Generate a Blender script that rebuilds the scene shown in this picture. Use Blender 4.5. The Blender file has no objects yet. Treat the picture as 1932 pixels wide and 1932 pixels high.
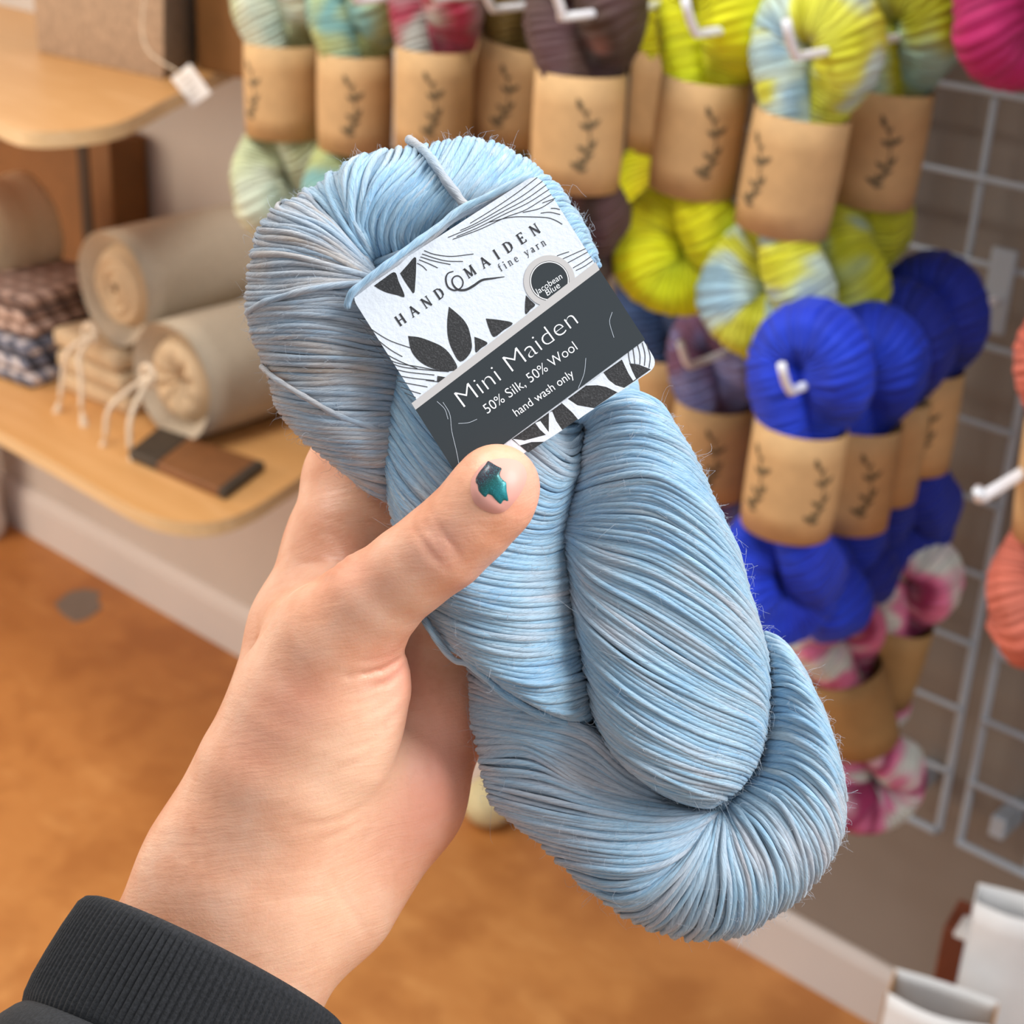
import bpy, math, random
import numpy as np
from mathutils import Matrix, Vector

random.seed(7)
rng = np.random.default_rng(7)

# ------------------------------------------------------------------ camera
FPX = 3050.0                                   # focal length in pixels of the 1932 frame
PITCH, ROLL, CAMZ = math.radians(25.4), math.radians(2.8), 1.36
O = np.array([0.0, 0.0, CAMZ])
hd = np.array([-.656, .755, 0.0]); hd /= np.linalg.norm(hd)
FW = hd*math.cos(PITCH)+np.array([0, 0, -math.sin(PITCH)])
r0 = np.cross(FW, [0, 0, 1]); r0 /= np.linalg.norm(r0); u0 = np.cross(r0, FW)
RT = r0*math.cos(ROLL)+u0*math.sin(ROLL)
UP = -r0*math.sin(ROLL)+u0*math.cos(ROLL)
D0 = 0.34                                      # distance of the held hank
PX = D0/FPX

scene = bpy.context.scene
cd = bpy.data.cameras.new('camera')
cam = bpy.data.objects.new('camera', cd)
scene.collection.objects.link(cam)
cam.matrix_world = Matrix(((RT[0], UP[0], -FW[0], O[0]), (RT[1], UP[1], -FW[1], O[1]),
                           (RT[2], UP[2], -FW[2], O[2]), (0, 0, 0, 1)))
cd.sensor_width = 36.0
cd.lens = FPX/1932*36.0
cd.clip_start = 0.02
cd.dof.use_dof = True
cd.dof.focus_distance = D0-0.014
cd.dof.aperture_fstop = cd.lens/2.35
scene.camera = cam

# ------------------------------------------------------------------ light and exposure
w = bpy.data.worlds.new('world'); scene.world = w; w.use_nodes = True
bg = w.node_tree.nodes['Background']
bg.inputs[0].default_value = (0.93, 0.96, 1.0, 1)
bg.inputs[1].default_value = 0.52

def area(name, loc, target, sx, sy, energy, col):
    l = bpy.data.lights.new(name, 'AREA'); l.shape = 'RECTANGLE'; l.size = sx; l.size_y = sy
    l.energy = energy; l.color = col
    o = bpy.data.objects.new(name, l); scene.collection.objects.link(o)
    o.location = loc
    o.rotation_euler = (Vector(target)-Vector(loc)).to_track_quat('-Z', 'Y').to_euler()
    return o
HC = O+FW*D0
area('window_daylight', HC+RT*1.45+UP*1.05-FW*0.85, HC, 1.2, 1.1, 62, (0.95, 0.98, 1.0))
area('low_warm_fill', (-2.7, -0.1, 1.0), (-1.9, 1.4, .4), 1.0, 0.9, 20, (1.0, 0.80, 0.6))  # added warm fill with no known source, brightens the wall below the shelves
area('overhead_fill', (-1.2, 0.3, 2.5), (-1.0, 1.0, .5), 0.8, 0.6, 24, (1.0, 0.96, 0.9))  # added overhead fill, placed to brighten the lower part of the grid wall

scene.view_settings.view_transform = 'Standard'
scene.view_settings.look = 'None'
scene.view_settings.exposure = 0.13
scene.view_settings.gamma = 1.0
scene.view_settings.use_curve_mapping = False
scene.cycles.use_denoising = True
scene.cycles.max_bounces = 8

# ------------------------------------------------------------------ helpers
def ray(x, y):
    x = np.asarray(x, float); y = np.asarray(y, float)
    return FW+((x-966)/FPX)[..., None]*RT-((y-966)/FPX)[..., None]*UP
def pw(x, y, z):
    """a point near the hank: picture direction (x, y), z pixels (0.11 mm) nearer than the hank's middle"""
    return O+ray(x, y)*(D0-np.asarray(z, float)*PX)[..., None]
def at_y(x, y, Y):
    d = ray(x, y); return O+d*(Y/d[1])
def at_z(x, y, Z):
    d = ray(x, y); return O+d*((Z-CAMZ)/d[2])

def lin(r, g, b):
    f = lambda c: c/12.92 if c <= .04045 else ((c+.055)/1.055)**2.4
    return (f(r/255), f(g/255), f(b/255), 1)

def link(o, parent=None):
    scene.collection.objects.link(o)
    if parent is not None:
        o.parent = parent
        o.matrix_parent_inverse = Matrix.Identity(4)
    return o

def np_mesh(name, V, Q, mats=(), smooth=True, attrs=None, uv=None, mi=None):
    V = np.asarray(V, np.float32); Q = np.asarray(Q, np.int32)
    n = Q.shape[1]
    me = bpy.data.meshes.new(name)
    me.vertices.add(len(V)); me.vertices.foreach_set('co', V.ravel())
    me.loops.add(Q.size); me.loops.foreach_set('vertex_index', Q.ravel())
    me.polygons.add(len(Q))
    me.polygons.foreach_set('loop_start', np.arange(0, Q.size, n, dtype=np.int32))
    me.polygons.foreach_set('use_smooth', np.full(len(Q), smooth))
    if mi is not None: me.polygons.foreach_set('material_index', np.asarray(mi, np.int32))
    me.update(calc_edges=True)
    me.validate()
    for k, v in (attrs or {}).items():
        a = me.attributes.new(k, 'FLOAT', 'POINT'); a.data.foreach_set('value', np.asarray(v, np.float32).ravel())
    if uv is not None:
        l = me.uv_layers.new(name='UVMap')
        l.data.foreach_set('uv', np.asarray(uv, np.float32)[Q.ravel()].ravel())
    for m in mats: me.materials.append(m)
    return me

def obj(name, me, parent=None, label=None, cat=None, group=None, kind=None):
    o = bpy.data.objects.new(name, me); link(o, parent)
    return tag(o, label, cat, group, kind)
def tag(o, label=None, cat=None, group=None, kind=None):
    if label: o['label'] = label
    if cat: o['category'] = cat
    if group: o['group'] = group
    if kind: o['kind'] = kind
    return o
def empty(name, loc, label, cat, group=None, rot=(0, 0, 0)):
    o = bpy.data.objects.new(name, None); link(o); o.empty_display_size = .02
    o.location = loc; o.rotation_euler = rot
    return tag(o, label, cat, group)

def pmesh(name, verts, faces, mats=(), smooth=False, bevel=0, seg=3):
    """mesh from lists, optionally bevelled"""
    import bmesh
    me = bpy.data.meshes.new(name)
    me.from_pydata([tuple(v) for v in verts], [], [tuple(f) for f in faces])
    bm = bmesh.new(); bm.from_mesh(me)
    bmesh.ops.recalc_face_normals(bm, faces=bm.faces)
    if bevel:
        bmesh.ops.bevel(bm, geom=bm.edges[:]+bm.verts[:], offset=bevel, segments=seg, affect='EDGES', profile=.6)
    for f in bm.faces: f.smooth = smooth
    bm.to_mesh(me); bm.free()
    for m in mats: me.materials.append(m)
    return me

HEX = [(0, 1, 2, 3), (4, 7, 6, 5), (0, 4, 5, 1), (1, 5, 6, 2), (2, 6, 7, 3), (3, 7, 4, 0)]
def box(name, x0, x1, y0, y1, z0, z1, mats, bevel=0.002, seg=2, smooth=False):
    v = [(x0, y0, z0), (x1, y0, z0), (x1, y1, z0), (x0, y1, z0), (x0, y0, z1), (x1, y0, z1), (x1, y1, z1), (x0, y1, z1)]
    return pmesh(name, v, HEX, mats, smooth, bevel, seg)

def norm(v):
    return v/np.maximum(np.linalg.norm(v, axis=-1, keepdims=True), 1e-12)

def tubes(P, rad, sides=6, caps=False):
    """P (N,M,3) centre lines, rad (N,M): open tubes with transported frames"""
    P = np.asarray(P, float)
    if P.ndim == 2: P = P[None]
    N, M, _ = P.shape
    rad = np.broadcast_to(np.asarray(rad, float), (N, M))
    T = np.empty_like(P)
    T[:, 1:-1] = P[:, 2:]-P[:, :-2]; T[:, 0] = P[:, 1]-P[:, 0]; T[:, -1] = P[:, -1]-P[:, -2]
    T = norm(T)
    ref = np.zeros((N, 3)); k = np.argmin(np.abs(T[:, 0]), axis=1); ref[np.arange(N), k] = 1
    n = norm(np.cross(T[:, 0], ref))
    A = np.empty_like(P)
    for i in range(M):
        n = norm(n-(n*T[:, i]).sum(-1, keepdims=True)*T[:, i]); A[:, i] = n
    B = np.cross(T, A)
    th = np.arange(sides)*2*np.pi/sides
    V = P[:, :, None]+rad[:, :, None, None]*(np.cos(th)[None, None, :, None]*A[:, :, None]+np.sin(th)[None, None, :, None]*B[:, :, None])
    idx = np.arange(N*M*sides).reshape(N, M, sides)
    a = idx[:, :-1]; b = idx[:, 1:]
    Q = np.stack([a, np.roll(a, -1, 2), np.roll(b, -1, 2), b], -1).reshape(-1, 4)
    if caps:
        # pinch both ends shut
        V[:, 0] = P[:, 0][:, None]+(V[:, 0]-P[:, 0][:, None])*.05
        V[:, -1] = P[:, -1][:, None]+(V[:, -1]-P[:, -1][:, None])*.05
    return V.reshape(-1, 3), Q

def crom(pts, n):
    """Catmull-Rom through pts, n samples evenly along the length"""
    p = np.asarray(pts, float)
    p = np.vstack([2*p[0]-p[1], p, 2*p[-1]-p[-2]])
    out = []
    u = np.linspace(0, 1, 24, endpoint=False)[:, None]
    for i in range(1, len(p)-2):
        a, b, c, d = p[i-1], p[i], p[i+1], p[i+2]
        out.append(.5*(2*b+(c-a)*u+(2*a-5*b+4*c-d)*u**2+(3*b-a-3*c+d)*u**3))
    out = np.vstack(out+[p[-2][None]])
    s = np.r_[0, np.cumsum(np.linalg.norm(np.diff(out, axis=0), axis=1))]
    t = np.linspace(0, s[-1], n)
    return np.stack([np.interp(t, s, out[:, k]) for k in range(out.shape[1])], -1)

def smooth_tube(name, pts, r, mats, n=40, sides=10, parent=None, **kw):
    P = crom(pts, n)
    r = np.interp(np.linspace(0, 1, n), np.linspace(0, 1, np.size(r)), np.ravel(r)) if np.size(r) > 1 else np.full(n, r)
    # rounded ends
    P = np.vstack([P[:1]-(P[1:2]-P[:1])*.01, P, P[-1:]+(P[-1:]-P[-2:-1])*.01]); r = np.r_[r[0]*.05, r, r[-1]*.05]
    V, Q = tubes(P, r, sides)
    return obj(name, np_mesh(name, V, Q, mats), parent, **kw)

# ------------------------------------------------------------------ materials
def mat(name, col=(.8, .8, .8, 1), rough=.6, **kw):
    m = bpy.data.materials.new(name); m.use_nodes = True
    b = m.node_tree.nodes['Principled BSDF']
    b.inputs['Base Color'].default_value = col; b.inputs['Roughness'].default_value = rough
    for k, v in kw.items(): b.inputs[k.replace('_', ' ')].default_value = v
    return m
class G:
    """tiny node-graph writer"""
    def __init__(s, m): s.t = m.node_tree; s.b = s.t.nodes['Principled BSDF']
    def n(s, typ, ins=None, **props):
        nd = s.t.nodes.new(typ)
        for k, v in props.items(): setattr(nd, k, v)
        for k, v in (ins or {}).items():
            if isinstance(v, bpy.types.NodeSocket): s.t.links.new(v, nd.inputs[k])
            else: nd.inputs[k].default_value = v
        return nd
    def noise(s, vec, scale, detail=3, rough=.55, dist=0):
        return s.n('ShaderNodeTexNoise', {'Vector': vec, 'Scale': scale, 'Detail': detail, 'Roughness': rough, 'Distortion': dist}).outputs['Fac']
    def ramp(s, fac, stops, interp='LINEAR'):
        r = s.n('ShaderNodeValToRGB', {'Fac': fac}); e = r.color_ramp.elements
        r.color_ramp.interpolation = interp
        while len(e) < len(stops): e.new(.5)
        for q, (p, c) in zip(e, stops): q.position = p; q.color = c
        return r.outputs['Color']
    def mix(s, f, a, b, mode='MIX'):
        m = s.n('ShaderNodeMix', data_type='RGBA', blend_type=mode)
        for k, v in ((0, f), (6, a), (7, b)):
            if isinstance(v, bpy.types.NodeSocket): s.t.links.new(v, m.inputs[k])
            else: m.inputs[k].default_value = v
        return m.outputs[2]
    def math(s, op, a, b=0.0, c=0.0):
        return s.n('ShaderNodeMath', {0: a, 1: b, 2: c}, operation=op).outputs[0]
    def vec(s, x=0.0, y=0.0, z=0.0):
        return s.n('ShaderNodeCombineXYZ', {0: x, 1: y, 2: z}).outputs[0]
    def attr(s, name): return s.n('ShaderNodeAttribute', attribute_name=name).outputs['Fac']
    def coord(s, which='Object'): return s.n('ShaderNodeTexCoord').outputs[which]
    def mapv(s, v, scale=(1, 1, 1), rot=(0, 0, 0)):
        return s.n('ShaderNodeMapping', {'Vector': v, 'Scale': scale, 'Rotation': rot}).outputs[0]
    def bump(s, h, strength, dist, normal=None):
        ins = {'Height': h, 'Strength': strength, 'Distance': dist}
        if normal is not None: ins['Normal'] = normal
        return s.n('ShaderNodeBump', ins).outputs[0]
    def set(s, k, v): s.t.links.new(v, s.b.inputs[k])

def wood(name, c1, c2, c3, scale=(1.2, 9, 9), rot=(0, 0, 0), rough=.45, blotch=None):
    m = mat(name, c1, rough); g = G(m)
    v = g.mapv(g.coord(), scale, rot)
    n1 = g.noise(v, 3.0, 5, .6, .4); n2 = g.noise(v, 14, 3)
    c = g.ramp(n1, [(.3, c1), (.52, c2), (.72, c3)])
    c = g.mix(g.math('MULTIPLY', n2, .25), c, c1)
    if blotch:
        nb = g.noise(g.coord(), blotch[0], 3, .6)
        c = g.mix(g.ramp(nb, [(.45, (0, 0, 0, 1)), (.62, (1, 1, 1, 1))]), c, blotch[1])
    g.set('Base Color', c)
    return m
M = {}
M['floor'] = wood('floor_wood', lin(196, 134, 72), lin(187, 124, 64), lin(204, 144, 82), (2.5, 5, 5), rough=.5, blotch=(7.5, lin(172, 110, 54)))
M['shelf'] = wood('shelf_wood', lin(216, 164, 106), lin(206, 152, 92), lin(224, 174, 118), (1.5, 12, 12), rough=.4)
M['shelf_edge'] = wood('shelf_edge_wood', lin(228, 196, 150), lin(212, 178, 130), lin(234, 206, 164), (1.5, 12, 30), rough=.5)
def plain(name, c, rough=.6, var=.08, scale=30, bump=0, bscale=300, **kw):
    m = mat(name, c, rough, **kw); g = G(m)
    n = g.noise(g.coord(), scale, 4)
    d = tuple(x*(1-var*2) for x in c[:3])+(1,)
    u = tuple(min(1, x*(1+var)) for x in c[:3])+(1,)
    g.set('Base Color', g.ramp(n, [(.3, d), (.7, u)]))
    if bump: g.set('Normal', g.bump(g.noise(g.coord(), bscale, 3), bump, .001))
    return m
M['wall'] = plain('wall_paint', lin(204, 197, 190), .7, .03, 4)
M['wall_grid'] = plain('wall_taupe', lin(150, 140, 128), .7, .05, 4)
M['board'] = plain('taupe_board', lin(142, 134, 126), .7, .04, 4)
M['base'] = plain('baseboard_paint', lin(218, 213, 210), .5, .02, 5)
M['wire'] = plain('white_wire', lin(172, 184, 196), .35, .03, 20)
M['hook'] = plain('white_hook', lin(240, 242, 248), .3, .02, 20)
M['kraft'] = plain('kraft_paper', lin(204, 164, 114), .75, .05, 60, .15, 900)
M['kraft_brown'] = plain('brown_kraft', lin(168, 130, 80), .75, .05, 60)
M['kraft_grey'] = plain('grey_band_paper', lin(120, 108, 92), .75, .05, 60)
M['ink'] = mat('print_ink', lin(104, 88, 60), .7)
M['linen'] = plain('linen', lin(188, 173, 152), .9, .06, 200, .5, 1200)
M['linen_warm'] = plain('linen_warm', lin(204, 178, 144), .9, .06, 200, .5, 1200)
M['string'] = plain('cotton_string', lin(226, 208, 184), .9, .05, 200)
M['felt'] = plain('brown_felt', lin(172, 144, 118), .95, .14, 120, .6, 900)
M['felt_grey'] = plain('grey_felt', lin(140, 130, 118), .95, .14, 120, .6, 900)
M['tagwhite'] = plain('white_card', lin(232, 232, 232), .6, .02, 30)
M['carton'] = plain('brown_carton', lin(132, 88, 44), .7, .07, 20)
M['carton_dark'] = plain('dark_edge', lin(64, 44, 26), .7, .07, 20)
M['leather'] = plain('brown_leather', lin(126, 80, 44), .5, .08, 60)
M['black_trim'] = plain('dark_trim', lin(62, 52, 42), .6, .08, 60)
M['greyscrap'] = plain('grey_paper', lin(128, 118, 110), .6, .05, 40)
M['paper'] = plain('white_paper', lin(226, 226, 226), .55, .03, 30, .3, 80)
M['kraft_dark'] = plain('kraft_side', lin(186, 140, 92), .7, .05, 40)
M['redbox'] = plain('red_brown_carton', lin(116, 58, 34), .6, .08, 40)
M['dark'] = mat('dark_gap', lin(52, 46, 42), .8)

# ------------------------------------------------------------------ the setting
WALL_Y = 1.44
def struct(name, me): return obj(name, me, kind='structure')
struct('floor', box('floor', -4.2, 2.2, -1.6, WALL_Y+.1, -.06, 0, [M['floor']], 0))
struct('wall_back', box('wall_back', -4.2, 2.2, WALL_Y, WALL_Y+.1, 0, 2.7, [M['wall']], 0))
def extrude_x(name, prof, x0, x1, mats):
    n = len(prof)
    v = [(x0, y, z) for y, z in prof]+[(x1, y, z) for y, z in prof]
    f = [(i, (i+1) % n, n+(i+1) % n, n+i) for i in range(n)]+[tuple(range(n)), tuple(range(2*n-1, n-1, -1))]
    return pmesh(name, v, f, mats, False)
struct('wall_left', box('wall_left', -4.3, -4.2, -1.6, WALL_Y+.1, 0, 2.7, [M['wall']], 0))
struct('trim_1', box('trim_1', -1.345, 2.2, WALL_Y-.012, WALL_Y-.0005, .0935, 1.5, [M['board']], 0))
shade_me = box('shade_board', -1.34, .6, 1.0, WALL_Y-.002, 1.50, 1.53, [M['shelf']], .002)  # unseen board, added only to keep the upper grid wall dark
obj('shade_board', shade_me, label='added wooden board above the wire grid that shades the upper wall', cat='shelf')
y = WALL_Y
struct('baseboard_back', extrude_x('baseboard_back', [(y, .0), (y-.014, .0), (y-.014, .07), (y-.010, .082), (y-.004, .09), (y, .092)], -4.2, 2.2, [M['base']]))

# wire grid panels on the wall
GY = 1.385
def grid_panel(name, x0, nx, z0, nz, label):
    s = .0765
    P = []; R = []
    H = nz*s; W = nx*s
    for i in range(nx+1):
        P.append(np.linspace([x0+i*s, GY, z0], [x0+i*s, GY, z0+H], 4)); R.append(np.full(4, .0036 if 0 < i < nx else .0046))
    t = np.linspace(0, 1, 4)
    for k in range(nz+1):
        P.append(np.linspace([x0, GY-.005, z0+k*s], [x0+W, GY-.005, z0+k*s], 4)); R.append(np.full(4, .0032 if 0 < k < nz else .0046))
    V, Q = tubes(np.array(P), np.array(R), 8)
    root = obj(name, np_mesh(name, V, Q, [M['wire']]), label=label, cat='grid panel', group='white wire grid panels')
    for zz in (z0+s*.5, z0+H-s*.5):
        for xx in (x0+s*.5, x0+W-s*.5):
            c = box('wall_bracket', xx-.008, xx+.008, GY-.006, WALL_Y-.0125, zz-.012, zz+.012, [M['wire']], .001)
            obj('wall_bracket', c, root)
    return root
grid_panel('wire_grid_panel', -.5785-10*.0765, 10, .333, 15, 'white wire grid panel on the wall that carries the hanging yarn')
grid_panel('wire_grid_panel', -.553, 8, .333, 15, 'white wire grid panel at the right edge behind the coral yarn')

# ------------------------------------------------------------------ shelves
def shelf(name, px, z, thick, label):
    pts = [at_z(x, yy, z) for x, yy in crom(px, 40)]
    out = [(p[0], min(p[1], WALL_Y)) for p in pts if p[1] < WALL_Y]
    last = out[-1]
    out = [(-3.4, out[0][1]+.0)]+out+[(last[0]-.01, WALL_Y), (-3.4, WALL_Y)]
    n = len(out)
    v = [(a, b, z) for a, b in out]+[(a, b, z-thick) for a, b in out]
    top = pmesh(name, v, [tuple(range(n)), tuple(range(2*n-1, n-1, -1))]+[(i, (i+1) % n, n+(i+1) % n, n+i) for i in range(n)], [M['shelf'], M['shelf_edge']])
    for p in top.polygons:
        p.material_index = 0 if len(p.vertices) > 4 else 1
    o = obj(name, top, label=label, cat='shelf', group='wooden wall shelves')
    for xx in (-2.25, -2.9):
        b = extrude_x('shelf_bracket', [(WALL_Y, z-thick), (WALL_Y-.22, z-thick), (WALL_Y-.22, z-thick-.012), (WALL_Y-.02, z-thick-.1), (WALL_Y, z-thick-.1)], xx, xx+.02, [M['base']])
        obj('shelf_bracket', b, o)
    return o
ZL, ZU = .55, .95
shelf('wall_shelf', [(-60, 780), (0, 815), (150, 900), (260, 962), (330, 983), (400, 985), (470, 962), (560, 905), (640, 850), (760, 775)], ZL, .018, 'lower rounded wooden shelf holding the linen rolls')
shelf('wall_shelf', [(-60, 195), (0, 231), (48, 247), (128, 247), (225, 231), (321, 183), (401, 141), (465, 112), (540, 80)], ZU, .018, 'upper rounded wooden shelf under the brown felt bag')

# ---- felt bag on the upper shelf
A = at_z(72, 98, ZU); B = at_z(308, 150, ZU); C = at_z(388, 112, ZU)
ex, ey = B-A, C-B
def P4(a, b, h, sx=1.0): return A+ex*a+ey*b+np.array([0, 0, h])
bag = empty('felt_bag', A+ex*.5+ey*.5, 'brown felt tote bag with a grey gusset on the upper shelf', 'bag')
def rel(root, pts): return [np.asarray(p)-np.array(root.location) for p in pts]
h = .27
front = [P4(0, 0, 0), P4(1, 0, 0), P4(1.02, .18, h), P4(-.10, .18, h), P4(0, .02, 0), P4(1, .02, 0), P4(1.02, .2, h), P4(-.10, .2, h)]
obj('front_panel', pmesh('front_panel', rel(bag, front), HEX, [M['felt']], True, .002), bag)
back = [P4(0, .98, 0), P4(1, .98, 0), P4(1.02, .8, h), P4(-.10, .8, h), P4(0, 1, 0), P4(1, 1, 0), P4(1.02, .82, h), P4(-.10, .82, h)]
obj('back_panel', pmesh('back_panel', rel(bag, back), HEX, [M['felt']], True, .002), bag)
for a, nm in ((1.0, 'gusset'), (0.0, 'gusset')):
    q = 1.02 if a else -.10
    e = -.012 if a else .012
    g_ = [P4(a, .01, 0), P4(a, .99, 0), P4(q, .81, h), P4(q, .19, h)]
    m_ = [P4(a+e, .01, 0), P4(a+e, .99, 0), P4(q+e, .81, h), P4(q+e, .19, h)]
    obj(nm, pmesh(nm, rel(bag, g_+m_), HEX, [M['felt_grey']], True, .001), bag)
obj('bottom_panel', pmesh('bottom_panel', rel(bag, [P4(0.01, .02, .001), P4(.99, .02, .001), P4(.99, .98, .001), P4(.01, .98, .001), P4(0.01, .02, .006), P4(.99, .02, .006), P4(.99, .98, .006), P4(.01, .98, .006)]), HEX, [M['felt_grey']]), bag)
# ---- price tag hanging from the bag on a string
tz = [at_y(x, yy, B[1]-.03) for x, yy in ((322, 148), (357, 120), (398, 176), (364, 202))]
tagroot = empty('price_tag', tz[1], 'small white price tag hanging on a string from the felt bag', 'tag')
nrm = np.array([0, .0012, 0])
obj('card', pmesh('card', rel(tagroot, tz+[p+nrm for p in tz]), HEX, [M['tagwhite']], False, .0004), tagroot)
for k, (f0, f1) in enumerate(((.2, .8), (.25, .7), (.2, .6))):
    a = tz[0]+(tz[3]-tz[0])*(.3+.2*k); b = tz[1]+(tz[2]-tz[1])*(.3+.2*k)
    q = [a+(b-a)*f0, a+(b-a)*f1]; dd = (tz[3]-tz[0])*.03
    obj('pencil_mark', pmesh('pencil_mark', rel(tagroot, [q[0]-nrm*.3, q[1]-nrm*.3, q[1]+dd-nrm*.3, q[0]+dd-nrm*.3]), [(0, 1, 2, 3)], [M['greyscrap']]), tagroot)
smid = (tz[0]+tz[1])/2+(tz[2]-tz[1])*.12
st = [P4(1.02, .2, h)+np.array([.0, -.012, -.03]), P4(1.0, .05, .14)+np.array([0.004, -.02, 0]), P4(1.0, 0, .05)+np.array([.004, -.03, 0]), smid-nrm]
smooth_tube('string', np.array(rel(tagroot, st)), .0012, [M['string']], 24, 6, tagroot)

# ---- wooden box at the back of the upper shelf
wb0 = at_z(372, 78, ZU); 
if wb0[1] > 1.3: wb0 = wb0*0+np.array([wb0[0]+.06, 1.3, ZU])
wbx = empty('wooden_box', (C[0]+.10, 1.395, ZU), 'orange brown wooden box at the back of the upper shelf', 'box')
obj('body', box('body', -.05, .07, -.035, .035, 0.001, .16, [M['carton']], .003), wbx)
obj('lid', box('lid', -.054, .074, -.038, .038, .16, .185, [M['shelf']], .003), wbx)

# ---- brown carton under the upper shelf
p0 = at_y(216, 405, 1.37); p1 = at_y(-30, 430, 1.37)
cx1, cx0 = p0[0], p1[0]
cart = empty('carton', ((cx0+cx1)/2, 1.40, ZL), 'brown carton with a dark lid edge standing under the upper shelf', 'box')
hw = (cx1-cx0)/2
zt_ = at_y(200, 268, 1.37)[2]-ZL
obj('body', box('body', -hw, hw*.55, -.03, .03, .0, zt_, [M['carton']], .004), cart)
obj('dark_rim', box('dark_rim', hw*.55+.001, hw*.70, -.034, .034, .0, zt_+.004, [M['carton_dark']], .003), cart)
obj('lid', box('lid', hw*.70+.001, hw, -.032, .032, .0, zt_+.002, [M['carton']], .004), cart)

# ---- linen rolls lying on the lower shelf, their ends towards the room
def roll(name, c, r, length, label, pleat, mats, tilt=0.0, squash=1.0):
    """axis along +y from c (front end centre)"""
    root = empty(name, c, label, 'linen roll', 'rolled linen on the lower shelf', (0, 0, tilt))
    nu, prof = 64, []
    for k in range(9):                          # rounded front shoulder
        a = k/8*math.pi/2
        prof.append((r*(.72+.28*math.sin(a)), r*.28*(1-math.cos(a))))
    prof = [(r*(.72+.28*math.sin(k/8*math.pi/2)), r*.30*(1-math.sin(k/8*math.pi/2))*1.0) for k in range(9)]
    prof = [(q[0], q[1]) for q in prof]
    prof += [(r*(1+.012*math.sin(9*t)), r*.3+t*(length-r*.3)) for t in np.linspace(.05, 1, 12)]
    prof += [(r*.6, length+.01), (r*.05, length+.012)]
    th = np.arange(nu)*2*np.pi/nu
    V = []
    for rr, yy in prof:
        wob = 1+.018*np.sin(3*th+yy*14)+.01*np.sin(7*th-yy*30)
        V.append(np.stack([rr*wob*np.cos(th), np.full(nu, yy), rr*wob*np.sin(th)*squash], -1))
    V = np.array(V).reshape(-1, 3); n = len(prof)
    I = np.arange(n*nu).reshape(n, nu)
    Q = np.stack([I[:-1], np.roll(I[:-1], -1, 1), np.roll(I[1:], -1, 1), I[1:]], -1).reshape(-1, 4)
    obj('wrap', np_mesh('wrap', V, Q, [mats[0]]), root)
    # the end: gathered pleats or a coiled spiral
    rr = np.linspace(.04, .73, 16)*r
    V = []
    for k, q in enumerate(rr):
        f = k/15
        if pleat: yy = .20*r*(1-f)**1.5-.0+.055*r*np.sin(th*9)*math.sin(math.pi*min(1, f*1.2))*(1-f*.6)
        else: yy = .05*r*np.sin(f*22+th)+.06*r*(1-f)
        V.append(np.stack([q*np.cos(th), np.broadcast_to(yy*(1-f**6)+.3*r*f**6*.98, th.shape), q*np.sin(th)*squash], -1))
    V = np.array(V).reshape(-1, 3); I = np.arange(16*nu).reshape(16, nu)
    Q = np.stack([I[1:], np.roll(I[1:], -1, 1), np.roll(I[:-1], -1, 1), I[:-1]], -1).reshape(-1, 4)
    obj('gathered_end' if pleat else 'coiled_end', np_mesh('end', V, Q, [mats[1]]), root)
    return root
def drawstring(root, p, spread, length, drop_y):
    for k in range(2):
        s = -1 if k else 1
        pts = [np.array(p), np.array(p)+[s*spread*.6, -.03, -.02], np.array(p)+[s*spread, drop_y, -length*.55], np.array(p)+[s*spread*1.15, drop_y-.005, -length]]
        smooth_tube('drawstring', pts, .0032, [M['string']], 20, 8, root)
        e = pts[-1]
        T = []
        for q in range(9):
            a = q/9*6.28
            T.append(np.linspace(e, e+np.array([.007*math.cos(a)+s*.012, .007*math.sin(a)-.004, -.035]), 5))
        V, Q = tubes(np.array(T), .0016, 5, caps=True)
        obj('tassel', np_mesh('tassel', V, Q, [M['string']]), root)
    V, Q = tubes(crom([np.array(p)+[.012*math.cos(a), -.004, .012*math.sin(a)] for a in np.linspace(0, 6.28, 9)], 24), .004, 8)
    obj('knot', np_mesh('knot', V, Q, [M['string']]), root)

def on_ray(px, py, Y): return at_y(px, py, Y)
c = at_z(322, 722, ZL+.076); r = .076
r2 = roll('linen_roll', (c[0], c[1], ZL+r), r, .27, 'lower linen roll with gathered tied end beside the brown wallet', True, [M['linen'], M['linen_warm']])
drawstring(r2, (-.012, -.02, .012), .022, .075, -.05)
c = at_z(212, 545, .716)
r1 = roll('linen_roll', (c[0], c[1], c[2]), .073, .28, 'upper linen roll with a coiled end resting behind the checked cloths', False, [M['linen'], M['linen_warm']])
drawstring(r1, (-.02, -.02, -.06), .02, .085, -.035)
c = on_ray(-12, 428, 1.18)
roll('linen_roll', (c[0], 1.14, c[2]-.01), .078, .10, 'cream linen roll in front of the brown carton', False, [M['linen_warm'], M['linen']])
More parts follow.
